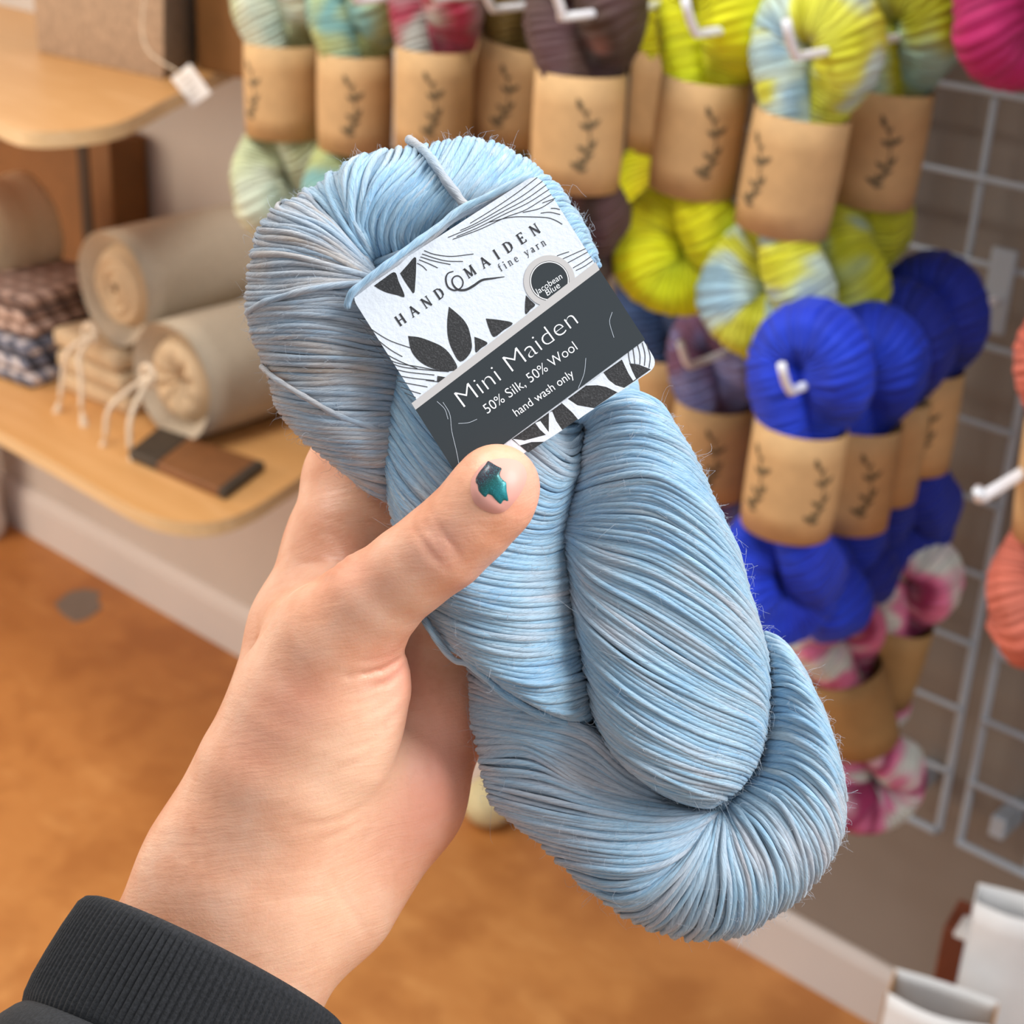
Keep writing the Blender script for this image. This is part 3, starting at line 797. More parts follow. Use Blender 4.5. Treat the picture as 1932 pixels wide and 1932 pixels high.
def lobe(name, guides, T, z0, spacing=8.6, rad=5.9, taper=(0, 0), mat_=None, Tb=None, loose=0.05, seed=0, z0s=None, M_=84, sides=7, ex=1.0):
    r = np.random.default_rng(seed)
    Gd = np.array([crom(g_, 61) for g_ in guides])               # K,61,2
    K = len(Gd)
    mid = Gd[:, 18:43].mean(1)
    s = np.r_[0, np.cumsum(np.maximum(np.linalg.norm(np.diff(mid, axis=0), axis=1), 2.0))]
    L = s[-1]
    lens = np.linalg.norm(np.diff(Gd, axis=1), axis=2).sum(1)
    Tg = T*np.clip(lens/(.75*np.max(lens)), 0, 1)**.55
    N0 = int(L/spacing)+1; N = 2*N0
    under = np.r_[np.zeros(N0), np.ones(N0)][:, None]
    # dense interpolation across the guides
    D = 400
    sd = np.linspace(0, L, D)
    flat = np.concatenate([Gd.reshape(K, -1), Tg[:, None], (np.full(K, z0) if z0s is None else np.interp(np.linspace(0, 1, K), np.linspace(0, 1, len(z0s)), z0s))[:, None]], 1)
    # Hermite across guides
    tan = np.gradient(flat, s, axis=0)
    j = np.clip(np.searchsorted(s, sd, 'right')-1, 0, K-2)
    h = (s[j+1]-s[j])[:, None]; q = ((sd-s[j])/(s[j+1]-s[j]))[:, None]
    h00 = 2*q**3-3*q**2+1; h10 = q**3-2*q**2+q; h01 = -2*q**3+3*q**2; h11 = q**3-q**2
    dense = h00*flat[j]+h10*h*tan[j]+h01*flat[j+1]+h11*h*tan[j+1]
    DXY = dense[:, :122].reshape(D, 61, 2); DT = dense[:, 122]; DZ = dense[:, 123]
    f = sd/L
    if taper[0] > 0: DT = DT*np.where(f < taper[0], np.sqrt(np.clip(1-(1-f/taper[0])**2, .06, 1)), 1)
    if taper[1] > 0: DT = DT*np.where(f > 1-taper[1], np.sqrt(np.clip(1-((f-1+taper[1])/taper[1])**2, .06, 1)), 1)
    def surf(sj, phi, shrink=0.0):
        t = (1-np.cos(phi))/2
        a = np.clip(sj/L*(D-1), 0, D-1.001); i0 = a.astype(int); fa = a-i0
        b = np.clip(t*60, 0, 59.999); i1 = b.astype(int); fb = b-i1
        def at(i, k): return DXY[i, k]
        xy = ((1-fa)*(1-fb))[..., None]*at(i0, i1)+(fa*(1-fb))[..., None]*at(i0+1, i1)+((1-fa)*fb)[..., None]*at(i0, i1+1)+(fa*fb)[..., None]*at(i0+1, i1+1)
        if shrink:
            c = (1-fa)[..., None]*DXY[i0].mean(-2)+fa[..., None]*DXY[i0+1].mean(-2)
            xy = xy+(c-xy)*shrink
        tt = (1-fa)*DT[i0]+fa*DT[i0+1]; zz = (1-fa)*DZ[i0]+fa*DZ[i0+1]
        sn = np.sin(phi)
        amp = np.where(sn >= 0, tt*np.abs(sn)**ex, -(Tb or T)*np.minimum(1, tt/np.maximum(T, 1))*np.abs(sn))
        return xy, zz+amp*(1-shrink)
    phi = np.linspace(-.42*np.pi, 1.42*np.pi, M_)[None]+np.zeros((N, 1))
    sj = np.r_[np.linspace(0, L, N0), np.linspace(0, L, N0)+spacing*.5][:, None]+np.zeros((1, M_))
    ph = r.uniform(0, 6.28, (N, 3)); fr = r.uniform(.8, 2.6, (N, 3))
    t = (phi+1.3)/5.8
    w_ = sum(np.sin(fr[:, k:k+1]*t*6.28+ph[:, k:k+1]) for k in range(3))/3
    # neighbours wander together a little, each on its own a little
    big = np.sin(t*5+np.r_[np.linspace(0, L/45, N0), np.linspace(0, L/45, N0)][:, None]+r.uniform(0, 6))*.5
    sj = sj+spacing*(.62*w_+.5*big)
    lo = (r.random(N) < loose) & (under[:, 0] < .5)
    drift = np.where(lo, r.uniform(-3.2, 3.2, N), 0)[:, None]*(t-.5)*spacing*2
    sj = np.clip(sj+drift, 0, L)
    xy, z = surf(sj, phi)
    mc = xy.mean(1, keepdims=True)
    xy = xy+norm(mc-xy)*5.0*under[..., None]*np.abs(np.cos(phi))[..., None]; z = z-5.0*under*np.sin(phi)
    z = z+r.normal(0, 1.6, (N, 1))+1.5*np.sin(fr[:, :1]*t*9+ph[:, 1:2])+np.where(lo, 4.0, 0)[:, None]*np.sin(np.pi*np.clip(phi/np.pi, 0, 1))
    xy = xy+r.normal(0, .8, (N, 1, 2))
    z = pressed(xy[..., 0], xy[..., 1], z)
    P = pw(xy[..., 0], xy[..., 1], z)
    thick = rad*.96*(1+r.normal(0, .07, (N, 1))+.09*np.sin(fr[:, 1:2]*t*14+ph[:, 2:3])+.05*np.sin(fr[:, 2:3]*t*37+ph[:, :1]))*PX
    V, Q = tubes(P-HL, thick, sides)
    dl = np.linalg.norm(np.diff(P, axis=1), axis=2); su = np.concatenate([np.zeros((N, 1)), np.cumsum(dl, 1)], 1)+r.uniform(0, 3, (N, 1))
    th = np.arange(sides)*2*np.pi/sides
    at = {'su': np.repeat(su.ravel(), sides), 'sc': np.tile(np.cos(th), N*M_), 'ss': np.tile(np.sin(th), N*M_), 'rn': np.repeat(r.random(N), M_*sides)}
    # inner body so that nothing shows between the strands
    nb, mb = max(8, N//2), 48
    pb = np.linspace(0, 2*np.pi, mb)[None]+np.zeros((nb, 1)); sb = np.linspace(0, L, nb)[:, None]+np.zeros((1, mb))
    bxy, bz = surf(sb, pb, .03)
    bz = pressed(bxy[..., 0], bxy[..., 1], bz+5)-9
    B = (pw(bxy[..., 0], bxy[..., 1], bz)-HL).reshape(-1, 3)
    I = np.arange(nb*mb).reshape(nb, mb)
    BQ = np.stack([I[:-1, :-1], I[:-1, 1:], I[1:, 1:], I[1:, :-1]], -1).reshape(-1, 4)
    k = len(V)
    V = np.vstack([V, B]); Q = np.vstack([Q, BQ+k])
    for key, val in (('su', np.tile(np.linspace(0, .05, mb), nb)), ('sc', np.ones(nb*mb)), ('ss', np.zeros(nb*mb)), ('rn', np.repeat(r.random(nb), mb))):
        at[key] = np.concatenate([at[key], val])
    o = obj(name, np_mesh(name, V, Q, [mat_], attrs=at), hank)
    # sample points for the fuzz
    sel = (phi > -.1) & (phi < np.pi+.1) & (under < .5)
    return P[sel]

FUZZ = []
A_G = [[(578, 362), (605, 388), (650, 432), (705, 503)], [(524, 385), (562, 399), (614, 428), (672, 481), (706, 515)],
 [(498, 414), (556, 423), (614, 449), (686, 507), (712, 522)], [(481, 454), (556, 460), (628, 483), (700, 521), (722, 530)],
 [(471, 501), (556, 498), (643, 512), (700, 526), (730, 535)], [(467, 553), (527, 552), (614, 539), (690, 542), (745, 552)],
 [(467, 588), (527, 585), (614, 588), (680, 598), (760, 610)], [(474, 626), (556, 626), (643, 634), (700, 646), (775, 655)],
 [(488, 660), (556, 666), (643, 672), (730, 683), (785, 692)], [(505, 698), (585, 701), (672, 701), (745, 710), (790, 718)],
 [(514, 733), (585, 739), (672, 739), (740, 744), (785, 752)], [(526, 770), (614, 788), (715, 788), (780, 785)],
 [(560, 816), (633, 831), (719, 839), (785, 833)], [(611, 859), (672, 871), (723, 875), (780, 868)],
 [(650, 890), (692, 910), (727, 922), (765, 922)], [(690, 922), (710, 932), (727, 940), (750, 944)]]
FUZZ.append(lobe('upper_left_loop', A_G, 135, -38, mat_=Y_GREY, taper=(.10, .0), seed=11, Tb=120, loose=.09))
B_G = [[(706, 520), (640, 480), (590, 440), (560, 410), (540, 392)], [(707, 508), (662, 462), (622, 412), (596, 382), (574, 362)], [(709, 501), (678, 454), (643, 402), (620, 365), (604, 340)], [(712, 500), (690, 450), (665, 405), (640, 352), (638, 318)],
 [(715, 498), (680, 455), (657, 400), (652, 335), (666, 305), (686, 294)], [(712, 501), (683, 443), (686, 399), (708, 346), (738, 308), (752, 281)],
 [(718, 500), (701, 428), (715, 385), (759, 336), (799, 298), (812, 275)], [(733, 505), (721, 443), (744, 385), (788, 344), (818, 306), (835, 270)],
 [(759, 500), (747, 443), (773, 391), (811, 352), (842, 310), (866, 264)], [(788, 490), (782, 437), (811, 391), (852, 348), (880, 308), (902, 265)],
 [(825, 470), (820, 425), (842, 391), (880, 345), (910, 310), (938, 274)], [(862, 455), (864, 408), (882, 378), (915, 342), (945, 312), (966, 288)],
 [(905, 445), (908, 400), (925, 370), (955, 345), (985, 325), (1000, 308)], [(960, 440), (968, 395), (985, 368), (1012, 352), (1035, 346), (1048, 350)],
 [(1010, 450), (1030, 420), (1050, 400), (1072, 395), (1086, 402)], [(1060, 490), (1080, 465), (1095, 450), (1108, 448), (1114, 456)], [(1100, 520), (1115, 505), (1124, 496), (1130, 500)]]
FUZZ.append(lobe('top_loop', B_G, 140, -105, mat_=Y_BLUE, seed=12, Tb=100, spacing=9.6, rad=6.6, loose=.12, taper=(.1, .05)))
C_G = [[(800, 625), (900, 715), (1000, 785), (1060, 808), (1098, 800)], [(770, 640), (880, 720), (990, 800), (1070, 850), (1101, 842)], [(745, 690), (840, 775), (940, 860), (1040, 930), (1090, 902)],
 [(732, 735), (800, 838), (880, 915), (980, 975), (1040, 985), (1076, 960)], [(723, 790), (770, 860), (840, 940), (940, 1005), (1020, 1020), (1070, 1000)],
 [(720, 850), (760, 930), (840, 1000), (940, 1045), (1020, 1055), (1068, 1040)], [(729, 920), (770, 990), (850, 1050), (940, 1080), (1020, 1085), (1072, 1075)],
 [(742, 980), (790, 1050), (860, 1095), (950, 1115), (1030, 1115), (1076, 1105)], [(765, 1050), (810, 1100), (880, 1130), (960, 1150), (1030, 1150), (1080, 1140)],
 [(790, 1120), (840, 1150), (900, 1175), (975, 1190), (1040, 1188), (1085, 1175)], [(815, 1175), (860, 1200), (920, 1225), (985, 1235), (1045, 1228), (1092, 1215)],
 [(848, 1215), (890, 1243), (940, 1266), (1000, 1277), (1060, 1270), (1100, 1255)], [(888, 1247), (920, 1270), (965, 1295), (1020, 1312), (1070, 1305), (1108, 1295)],
 [(945, 1290), (985, 1315), (1030, 1337), (1075, 1345), (1112, 1330)], [(1020, 1325), (1050, 1345), (1080, 1357), (1105, 1360), (1118, 1352)]]
FUZZ.append(lobe('left_ply', C_G, 150, 0, mat_=Y_BLUE, seed=13, Tb=130, taper=(.05, .05), spacing=8.4, rad=5.8, loose=.06))
D_G = [[(1080, 790), (1130, 758), (1190, 742), (1240, 762), (1262, 790)], [(1108, 802), (1150, 778), (1205, 775), (1260, 800), (1290, 832)],
 [(1103, 838), (1150, 820), (1220, 818), (1290, 850), (1325, 895)], [(1094, 882), (1150, 862), (1220, 857), (1300, 895), (1352, 955)],
 [(1082, 930), (1150, 905), (1235, 897), (1320, 945), (1375, 1005), (1392, 1050)], [(1073, 965), (1140, 943), (1235, 945), (1330, 1005), (1392, 1075), (1415, 1130)],
 [(1068, 985), (1140, 985), (1240, 1000), (1345, 1065), (1410, 1135), (1436, 1195)], [(1066, 1000), (1130, 1022), (1240, 1050), (1350, 1120), (1420, 1190), (1447, 1245)],
 [(1066, 1012), (1125, 1055), (1240, 1100), (1355, 1175), (1430, 1245), (1450, 1290)], [(1068, 1030), (1120, 1090), (1230, 1150), (1350, 1225), (1432, 1285), (1449, 1325)],
 [(1072, 1060), (1120, 1125), (1220, 1195), (1340, 1270), (1430, 1322), (1447, 1355)], [(1076, 1100), (1115, 1165), (1210, 1240), (1330, 1310), (1420, 1355), (1443, 1383)],
 [(1082, 1150), (1115, 1210), (1200, 1285), (1320, 1355), (1412, 1392), (1436, 1412)], [(1094, 1215), (1125, 1268), (1200, 1335), (1310, 1395), (1402, 1425), (1427, 1438)],
 [(1107, 1280), (1140, 1330), (1205, 1385), (1305, 1433), (1390, 1455), (1412, 1464)], [(1119, 1340), (1150, 1383), (1210, 1428), (1300, 1466), (1390, 1488)],
 [(1150, 1410), (1180, 1440), (1230, 1472), (1300, 1497), (1365, 1508)], [(1215, 1475), (1250, 1495), (1290, 1512), (1325, 1521), (1345, 1520)]]
FUZZ.append(lobe('right_ply', D_G, 165, 6, mat_=Y_BLUE, seed=14, Tb=140, taper=(.04, .06), spacing=8.2, rad=5.7, loose=.05))
E_G = [[(884, 1262), (930, 1295), (1000, 1335), (1080, 1360), (1140, 1380)], [(888, 1300), (950, 1322), (1040, 1350), (1110, 1378), (1180, 1420)], [(890, 1330), (981, 1346), (1086, 1368), (1150, 1415), (1230, 1475)],
 [(892, 1365), (981, 1383), (1102, 1423), (1183, 1484), (1280, 1525)], [(904, 1423), (1001, 1423), (1102, 1484), (1203, 1512), (1310, 1530)],
 [(910, 1455), (1021, 1471), (1122, 1504), (1223, 1528), (1335, 1535)], [(919, 1488), (1021, 1512), (1143, 1536), (1243, 1546), (1345, 1538)],
 [(933, 1524), (1021, 1548), (1143, 1568), (1264, 1566), (1352, 1535)], [(970, 1552), (1062, 1576), (1183, 1592), (1284, 1578), (1355, 1538)],
 [(1010, 1584), (1102, 1609), (1203, 1617), (1284, 1599), (1354, 1545)], [(1042, 1615), (1122, 1637), (1203, 1643), (1275, 1618), (1345, 1556)], [(1076, 1645), (1143, 1664), (1203, 1662), (1264, 1637), (1330, 1572)], [(1100, 1672), (1160, 1692), (1220, 1690), (1270, 1655), (1325, 1585)]]
FUZZ.append(lobe('lower_left_loop', E_G, 125, -62, mat_=Y_MIX, seed=15, Tb=110, taper=(.0, .04), spacing=8.2, rad=5.8, loose=.16))
F_G = [[(1335, 1548), (1290, 1610), (1230, 1658), (1160, 1680), (1093, 1660)], [(1345, 1540), (1300, 1620), (1240, 1680), (1180, 1705), (1128, 1692)], [(1350, 1540), (1315, 1610), (1270, 1670), (1220, 1717), (1178, 1730)],
 [(1355, 1540), (1330, 1610), (1295, 1680), (1255, 1735), (1225, 1752)], [(1360, 1535), (1345, 1610), (1325, 1680), (1295, 1745), (1268, 1767)], [(1365, 1535), (1362, 1605), (1362, 1680), (1345, 1745), (1318, 1773)],
 [(1370, 1532), (1385, 1600), (1402, 1670), (1400, 1735), (1382, 1767)], [(1378, 1520), (1415, 1575), (1445, 1640), (1450, 1705), (1435, 1743)], [(1385, 1510), (1435, 1550), (1475, 1615), (1488, 1675), (1478, 1715)], [(1400, 1490), (1465, 1530), (1507, 1598), (1522, 1655), (1515, 1688)],
 [(1420, 1465), (1485, 1490), (1535, 1550), (1556, 1610), (1552, 1642)], [(1435, 1435), (1500, 1450), (1555, 1505), (1580, 1565), (1580, 1595)],
 [(1440, 1395), (1500, 1405), (1560, 1445), (1588, 1510), (1592, 1542)], [(1440, 1350), (1490, 1355), (1545, 1390), (1580, 1445), (1590, 1482)],
 [(1440, 1300), (1490, 1302), (1535, 1335), (1565, 1385), (1576, 1418)], [(1440, 1250), (1480, 1255), (1515, 1285), (1545, 1330), (1556, 1358)], [(1445, 1195), (1472, 1210), (1500, 1243), (1520, 1278)]]
FUZZ.append(lobe('lower_right_loop', F_G, 130, -66, mat_=Y_BLUE, seed=16, Tb=110, taper=(.03, .03), spacing=8.8, rad=6.0, loose=.1))

G_G = [[(690, 500), (800, 462), (920, 440), (1030, 440), (1118, 490)], [(705, 540), (800, 520), (920, 505), (1030, 515), (1128, 560)], [(728, 600), (830, 590), (940, 580), (1050, 595), (1142, 640)],
 [(742, 660), (850, 662), (960, 665), (1070, 680), (1165, 700)], [(748, 720), (860, 745), (980, 765), (1100, 765), (1195, 742)]]
lobe('middle_strands', G_G, 105, -75, mat_=Y_BLUE, seed=17, Tb=90, spacing=9.0, rad=6.0, loose=.1)

# loose strands that cross the bundles, the tie and the hanging thread of the card
def strand(name, pts, r, m_, n=60, z=None):
    p = crom(pts, n); t = np.linspace(0, 1, n)
    rr = r*(1+.08*np.sin(t*31)+.05*np.sin(t*73+1))*PX
    P = pw(p[:, 0], p[:, 1], p[:, 2])
    V, Q = tubes((P-HL)[None], rr[None], 10, True)
    su = np.r_[0, np.cumsum(np.linalg.norm(np.diff(P, axis=0), axis=1))]; th = np.arange(10)*2*np.pi/10
    return obj(name, np_mesh(name, V, Q, [m_], attrs={'su': np.repeat(su, 10), 'sc': np.tile(np.cos(th), n), 'ss': np.tile(np.sin(th), n), 'rn': np.full(n*10, r*.07)}), hank)
strand('loose_strand', [(466, 592, -20), (474, 584, 20), (500, 570, 60), (550, 555, 92), (585, 546, 103), (640, 538, 106), (700, 533, 100), (740, 535, 60)], 6.2, Y_GREY)
strand('loose_strand', [(492, 690, -20), (520, 715, 50), (580, 752, 92), (640, 785, 102), (700, 806, 92), (735, 820, 60)], 5.6, Y_GREY)
strand('loose_strand', [(790, 1150, 60), (812, 1190, 84), (835, 1222, 74), (858, 1246, 66), (884, 1254, 70), (930, 1290, 84), (1000, 1338, 88), (1080, 1368, 60)], 6.4, Y_BLUE)
strand('loose_strand', [(800, 1165, 30), (838, 1210, 60), (872, 1236, 72), (905, 1268, 82), (960, 1318, 90), (1040, 1362, 70)], 6.2, Y_BLUE)
strand('tie_thread', [(770, 262, -110), (790, 276, -60), (801, 285, -20), (818, 306, 22), (842, 342, 45), (862, 368, 50), (874, 384, 56), (890, 396, 60), (905, 420, 20)], 9.0, Y_GREY)
zc = lambda x, yy, d: (x, yy, float(card_z(x, yy))+d)
strand('hanging_thread', [zc(655, 585, -16), zc(658, 566, -4), zc(668, 548, 6), zc(700, 522, 9), zc(740, 492, 8), zc(780, 462, 4), zc(822, 432, -2), zc(868, 396, -8), zc(930, 366, -4), zc(985, 338, -2), zc(1008, 328, -10)], 6.8, Y_BLUE, 80)
strand('hanging_thread', [zc(664, 562, -6), zc(690, 537, 1), zc(735, 505, 0), zc(775, 478, -6), zc(815, 448, -18), zc(860, 412, -26), zc(900, 392, -30), zc(960, 362, -24), zc(1004, 336, -16)], 6.0, Y_GREY, 80)

# the yarn in the middle of the twist, seen only in the gaps between the bundles
mid = []
for p_, r_ in (([(640, 470, -150), (720, 700, -110), (900, 900, -95), (1070, 1000, -90), (1110, 1250, -95), (1200, 1420, -95), (1330, 1510, -110)], 78), ([(960, 1400, -110), (1100, 1500, -105), (1230, 1590, -110), (1380, 1560, -105), (1460, 1420, -100)], 78), ([(700, 430, -170), (850, 420, -175), (1000, 480, -165), (1120, 700, -120), (1130, 850, -95)], 80)):
    q_ = crom(p_, 40); n0 = len(mid)
    V, Q = tubes((pw(q_[:, 0], q_[:, 1], q_[:, 2])-HL)[None], np.full((1, 40), r_*PX), 24, True); mid.append((V, Q))
off = np.r_[0, np.cumsum([len(a) for a, b in mid])]
V = np.vstack([a for a, b in mid]); Q = np.vstack([b+o_ for (a, b), o_ in zip(mid, off)])
obj('inner_yarn', np_mesh('inner_yarn', V, Q, [Y_BLUE], attrs={'su': np.arange(len(V))/2400, 'sc': np.ones(len(V)), 'ss': np.zeros(len(V)), 'rn': np.full(len(V), .4)}), hank)

# fuzz: fine stray fibres
pts = np.vstack(FUZZ)
nF = 15000
sel = pts[rng.integers(0, len(pts), nF)]
center = pw(1010, 1000, -40)
out = norm(-FW[None]*.25+norm(sel-center)*.5+rng.normal(0, .55, (nF, 3)))
tang = norm(rng.normal(size=(nF, 3)))
Ls = rng.gamma(1.8, 6.5, nF)*PX
K = 6; t = np.linspace(0, 1, K)
curl = norm(rng.normal(size=(nF, 3)))
P = sel[:, None]+out[:, None]*(Ls[:, None]*t)[..., None]+curl[:, None]*(Ls[:, None]*.55*np.sin(t*rng.uniform(2, 5, (nF, 1))))[..., None]
u, v = card_uv(966+FPX*((P-O)@RT)/((P-O)@FW), 966-FPX*((P-O)@UP)/((P-O)@FW))
keep = ~(((u > -.02) & (u < 1.02) & (v > -.02) & (v < 1.02)).any(1))
V, Q = tubes(P[keep]-HL, np.linspace(.30, .14, K)[None]*PX*np.ones((keep.sum(), 1)), 3)
M['fuzz'] = mat('yarn_fuzz', lin(188, 196, 206), .7)
obj('fuzz', np_mesh('fuzz', V, Q, [M['fuzz']]), hank, kind='stuff')

# ------------------------------------------------------------------ the card label tied to the hank
M['card'] = mat('card_stock', lin(210, 215, 222), .8)
_g = G(M['card']); _g.set('Normal', _g.bump(_g.noise(_g.coord(), 900, 3, .6), .35, .0004))
M['card_black'] = mat('printed_black', lin(38, 38, 40), .75)
_g = G(M['card_black']); _n = _g.noise(_g.coord(), 2600, 2, .6)
_g.set('Base Color', _g.ramp(_n, [(.5, lin(36, 36, 38)), (.72, lin(66, 66, 68))])); _g.set('Normal', _g.bump(_n, .5, .0003))
M['sticker'] = mat('sticker_charcoal', lin(46, 52, 56), .6, Specular_IOR_Level=.25)
M['silver'] = mat('sticker_silver', lin(186, 182, 180), .5)
M['letter_white'] = mat('letter_white', lin(236, 238, 240), .5)
M['letter_black'] = mat('letter_black', lin(44, 44, 48), .6)

card = empty('label_card', (0, 0, 0), None, None)
del_keys = [k for k in card.keys()]
card.parent = hank; card.matrix_parent_inverse = Matrix.Identity(4)
card['label'] = 'white card label with black leaves and a charcoal sticker'
card.location = (0, 0, 0)
ZOOM = lambda pts: np.array(pts, float)/3.1161+np.array([640, 300])
def cp(x, y, d): return pw(x, y, card_z(x, y)+d)-HL
# the card body with rounded corners
def rounded(c, rads, n=9):
    out = []
    for i in range(4):
        p0, p1, p2 = np.array(c[i-1], float), np.array(c[i], float), np.array(c[(i+1) % 4], float)
        a = p1+(p0-p1)/np.linalg.norm(p0-p1)*rads[i]; b = p1+(p2-p1)/np.linalg.norm(p2-p1)*rads[i]
        for t in np.linspace(0, 1, n): out.append((1-t)**2*a+2*t*(1-t)*p1+t*t*b)
    return np.array(out)
def plate(name, poly, d0, d1, m_, parent, side=None, mesh_only=False):
    """flat plate with the outline poly (picture points on the card) between heights d0 and d1 over the card plane"""
    n = len(poly)
    v = np.vstack([cp(poly[:, 0], poly[:, 1], d1), cp(poly[:, 0], poly[:, 1], d0)])
    f = [tuple(range(n)), tuple(range(2*n-1, n-1, -1))]+[(i, n+i, n+(i+1) % n, (i+1) % n) for i in range(n)]
    me = pmesh(name, v, f, [m_])
    return me if mesh_only else obj(name, me, parent)
outline = rounded([cTL, cTR, cBR, cBL], [26, 26, 26, 26])
plate('card_body', outline, -4.0, 0.0, M['card'], card)

def flat(name, polys, d, m_, parent, label=None):
    """thin printed shapes, one mesh"""
    V, F, k = [], [], 0
    for p in polys:
        p = np.asarray(p, float)
        V.append(cp(p[:, 0], p[:, 1], np.full(len(p), d))); F.append(tuple(range(k, k+len(p)))); k += len(p)
    me = bpy.data.meshes.new(name); me.from_pydata([tuple(q) for q in np.vstack(V)], [], F); me.materials.append(m_); me.update()
    return obj(name, me, parent, label)
def dense(p, n=60, closed=True):
    p = np.asarray(p, float)
    return p
def leafy(pts):
    """round a leaf outline between its sharp ends (first point is a tip)"""
    return ZOOM(crom(pts, 40))
def pline(pts, w, n=24, taper=False):
    """stroke polygons along a polyline of picture points"""
    p = crom(pts, n) if len(pts) > 2 else np.linspace(pts[0], pts[1], 2)
    n = len(p)
    t = np.gradient(p, axis=0); t = t/np.maximum(np.linalg.norm(t, axis=1, keepdims=True), 1e-9)
    nn = np.stack([-t[:, 1], t[:, 0]], -1)
    ww = np.full(n, w/2.0)
    if taper: ww = ww*np.interp(np.linspace(0, 1, n), np.linspace(0, 1, len(taper)), taper)
    a = p+nn*ww[:, None]; b = p-nn*ww[:, None]
    return [np.array([a[i], a[i+1], b[i+1], b[i]]) for i in range(n-1)]
# black leaves
LV = [[(205, 745), (260, 705), (325, 665), (350, 720), (385, 808), (340, 800), (280, 785), (235, 765), (205, 745)],
      [(358, 672), (400, 625), (448, 575), (452, 640), (448, 720), (440, 790), (415, 762), (385, 718), (358, 672)],
      [(405, 1040), (470, 1048), (530, 1068), (600, 1100), (650, 1145), (695, 1228), (640, 1248), (560, 1235), (480, 1195), (425, 1130), (405, 1040)],
      [(645, 868), (690, 905), (735, 950), (765, 1010), (778, 1122), (715, 1192), (668, 1130), (640, 1050), (635, 960), (645, 868)],
      [(862, 938), (935, 945), (1020, 965), (965, 1008), (910, 1046), (882, 1000), (862, 938)],
      [(795, 1045), (835, 1060), (872, 1083), (835, 1112), (803, 1137), (798, 1090), (795, 1045)],
      [(1098, 800), (1125, 830), (1152, 858), (1125, 885), (1096, 912), (1092, 860), (1098, 800)],
      [(578, 1275), (610, 1280), (642, 1290), (605, 1305), (578, 1312), (576, 1294), (578, 1275)]]
flat('printed_leaf', [leafy(l)[:-1] for l in LV], .5, M['card_black'], card, 'black printed leaves')
flat('printed_strip', [ZOOM([(1015, 1647), (1200, 1515), (1400, 1370), (1560, 1250), (1660, 1180), (1705, 1200), (1760, 1208), (1832, 1236), (1735, 1306), (1640, 1368), (1500, 1462), (1400, 1532), (1300, 1600), (1205, 1662), (1110, 1726), (1062, 1684)])], .5, M['card_black'], card, 'black print along the bottom edge')  # black strip of the card's artwork behind the white leaf shapes
WH = [[(1020, 1645), (1090, 1655), (1215, 1622), (1180, 1590), (1152, 1552), (1182, 1540), (1232, 1606), (1233, 1490), (1252, 1484), (1275, 1540), (1312, 1594), (1240, 1640), (1205, 1662), (1130, 1664), (1062, 1684)],
      [(1306, 1432), (1340, 1408), (1400, 1448), (1502, 1466), (1450, 1500), (1405, 1532), (1370, 1490)],
      [(1450, 1332), (1500, 1296), (1552, 1255), (1585, 1300), (1625, 1330), (1682, 1348), (1640, 1374), (1570, 1340), (1520, 1330)],
      [(1660, 1175), (1704, 1200), (1722, 1245), (1745, 1292), (1728, 1304), (1700, 1260)]]
flat('white_gap', [ZOOM(p) for p in WH], .9, M['card'], card)
# fine wavy lines
LN = [[(770, 378), (900, 298), (1040, 203), (1165, 108)], [(712, 420), (800, 380), (940, 300), (1080, 215), (1195, 130)], [(640, 461), (800, 393), (960, 310), (1100, 235), (1218, 152)], [(690, 456), (810, 406), (970, 325), (1110, 258), (1235, 178)],
      [(668, 472), (830, 412), (980, 342), (1090, 302), (1180, 248), (1247, 208)], [(880, 372), (1010, 342), (1130, 340), (1225, 345), (1275, 362), (1312, 384)], [(1080, 314), (1180, 290), (1262, 240)], [(1195, 258), (1260, 235), (1270, 228)], [(1185, 318), (1240, 313), (1300, 326)], [(1245, 290), (1270, 290), (1298, 297)],
      [(500, 538), (560, 560), (660, 572), (790, 558)], [(488, 558), (570, 585), (640, 600), (728, 602)], [(478, 575), (560, 600), (655, 620)], [(470, 592), (520, 612), (580, 640)], [(458, 612), (490, 630), (515, 655)],
      [(110, 938), (200, 1008), (300, 1068), (425, 1112)], [(140, 990), (210, 1050), (300, 1120), (372, 1162)], [(180, 1055), (212, 1085), (242, 1098)], [(215, 1110), (300, 1160), (370, 1195), (460, 1232)], [(235, 1140), (330, 1195), (470, 1222), (600, 1248)], [(262, 1182), (370, 1222), (520, 1240), (645, 1250)],
      [(290, 1225), (400, 1252), (560, 1270)], [(318, 1268), (430, 1288), (560, 1302)], [(340, 1305), (420, 1322), (520, 1340)], [(362, 1340), (420, 1362), (480, 1380)], [(384, 1375), (420, 1390), (450, 1402)], [(510, 1300), (550, 1306), (588, 1310)],
      [(1280, 570), (1310, 558), (1352, 545)], [(1308, 590), (1370, 562), (1450, 526)], [(1340, 612), (1400, 580), (1462, 546)], [(1375, 640), (1430, 608), (1482, 572)], [(1392, 655), (1440, 632), (1490, 598)],
      [(1700, 1130), (1705, 1175), (1712, 1200)], [(1727, 1112), (1735, 1170), (1738, 1205)], [(1755, 1095), (1768, 1150), (1768, 1208)], [(1782, 1080), (1798, 1150), (1795, 1215)], [(1808, 1085), (1828, 1160), (1822, 1228)], [(1728, 1250), (1735, 1275), (1738, 1296)]]
flat('fine_line', [q for l in LN for q in pline(ZOOM(l), 1.5)], .6, M['letter_black'], card)
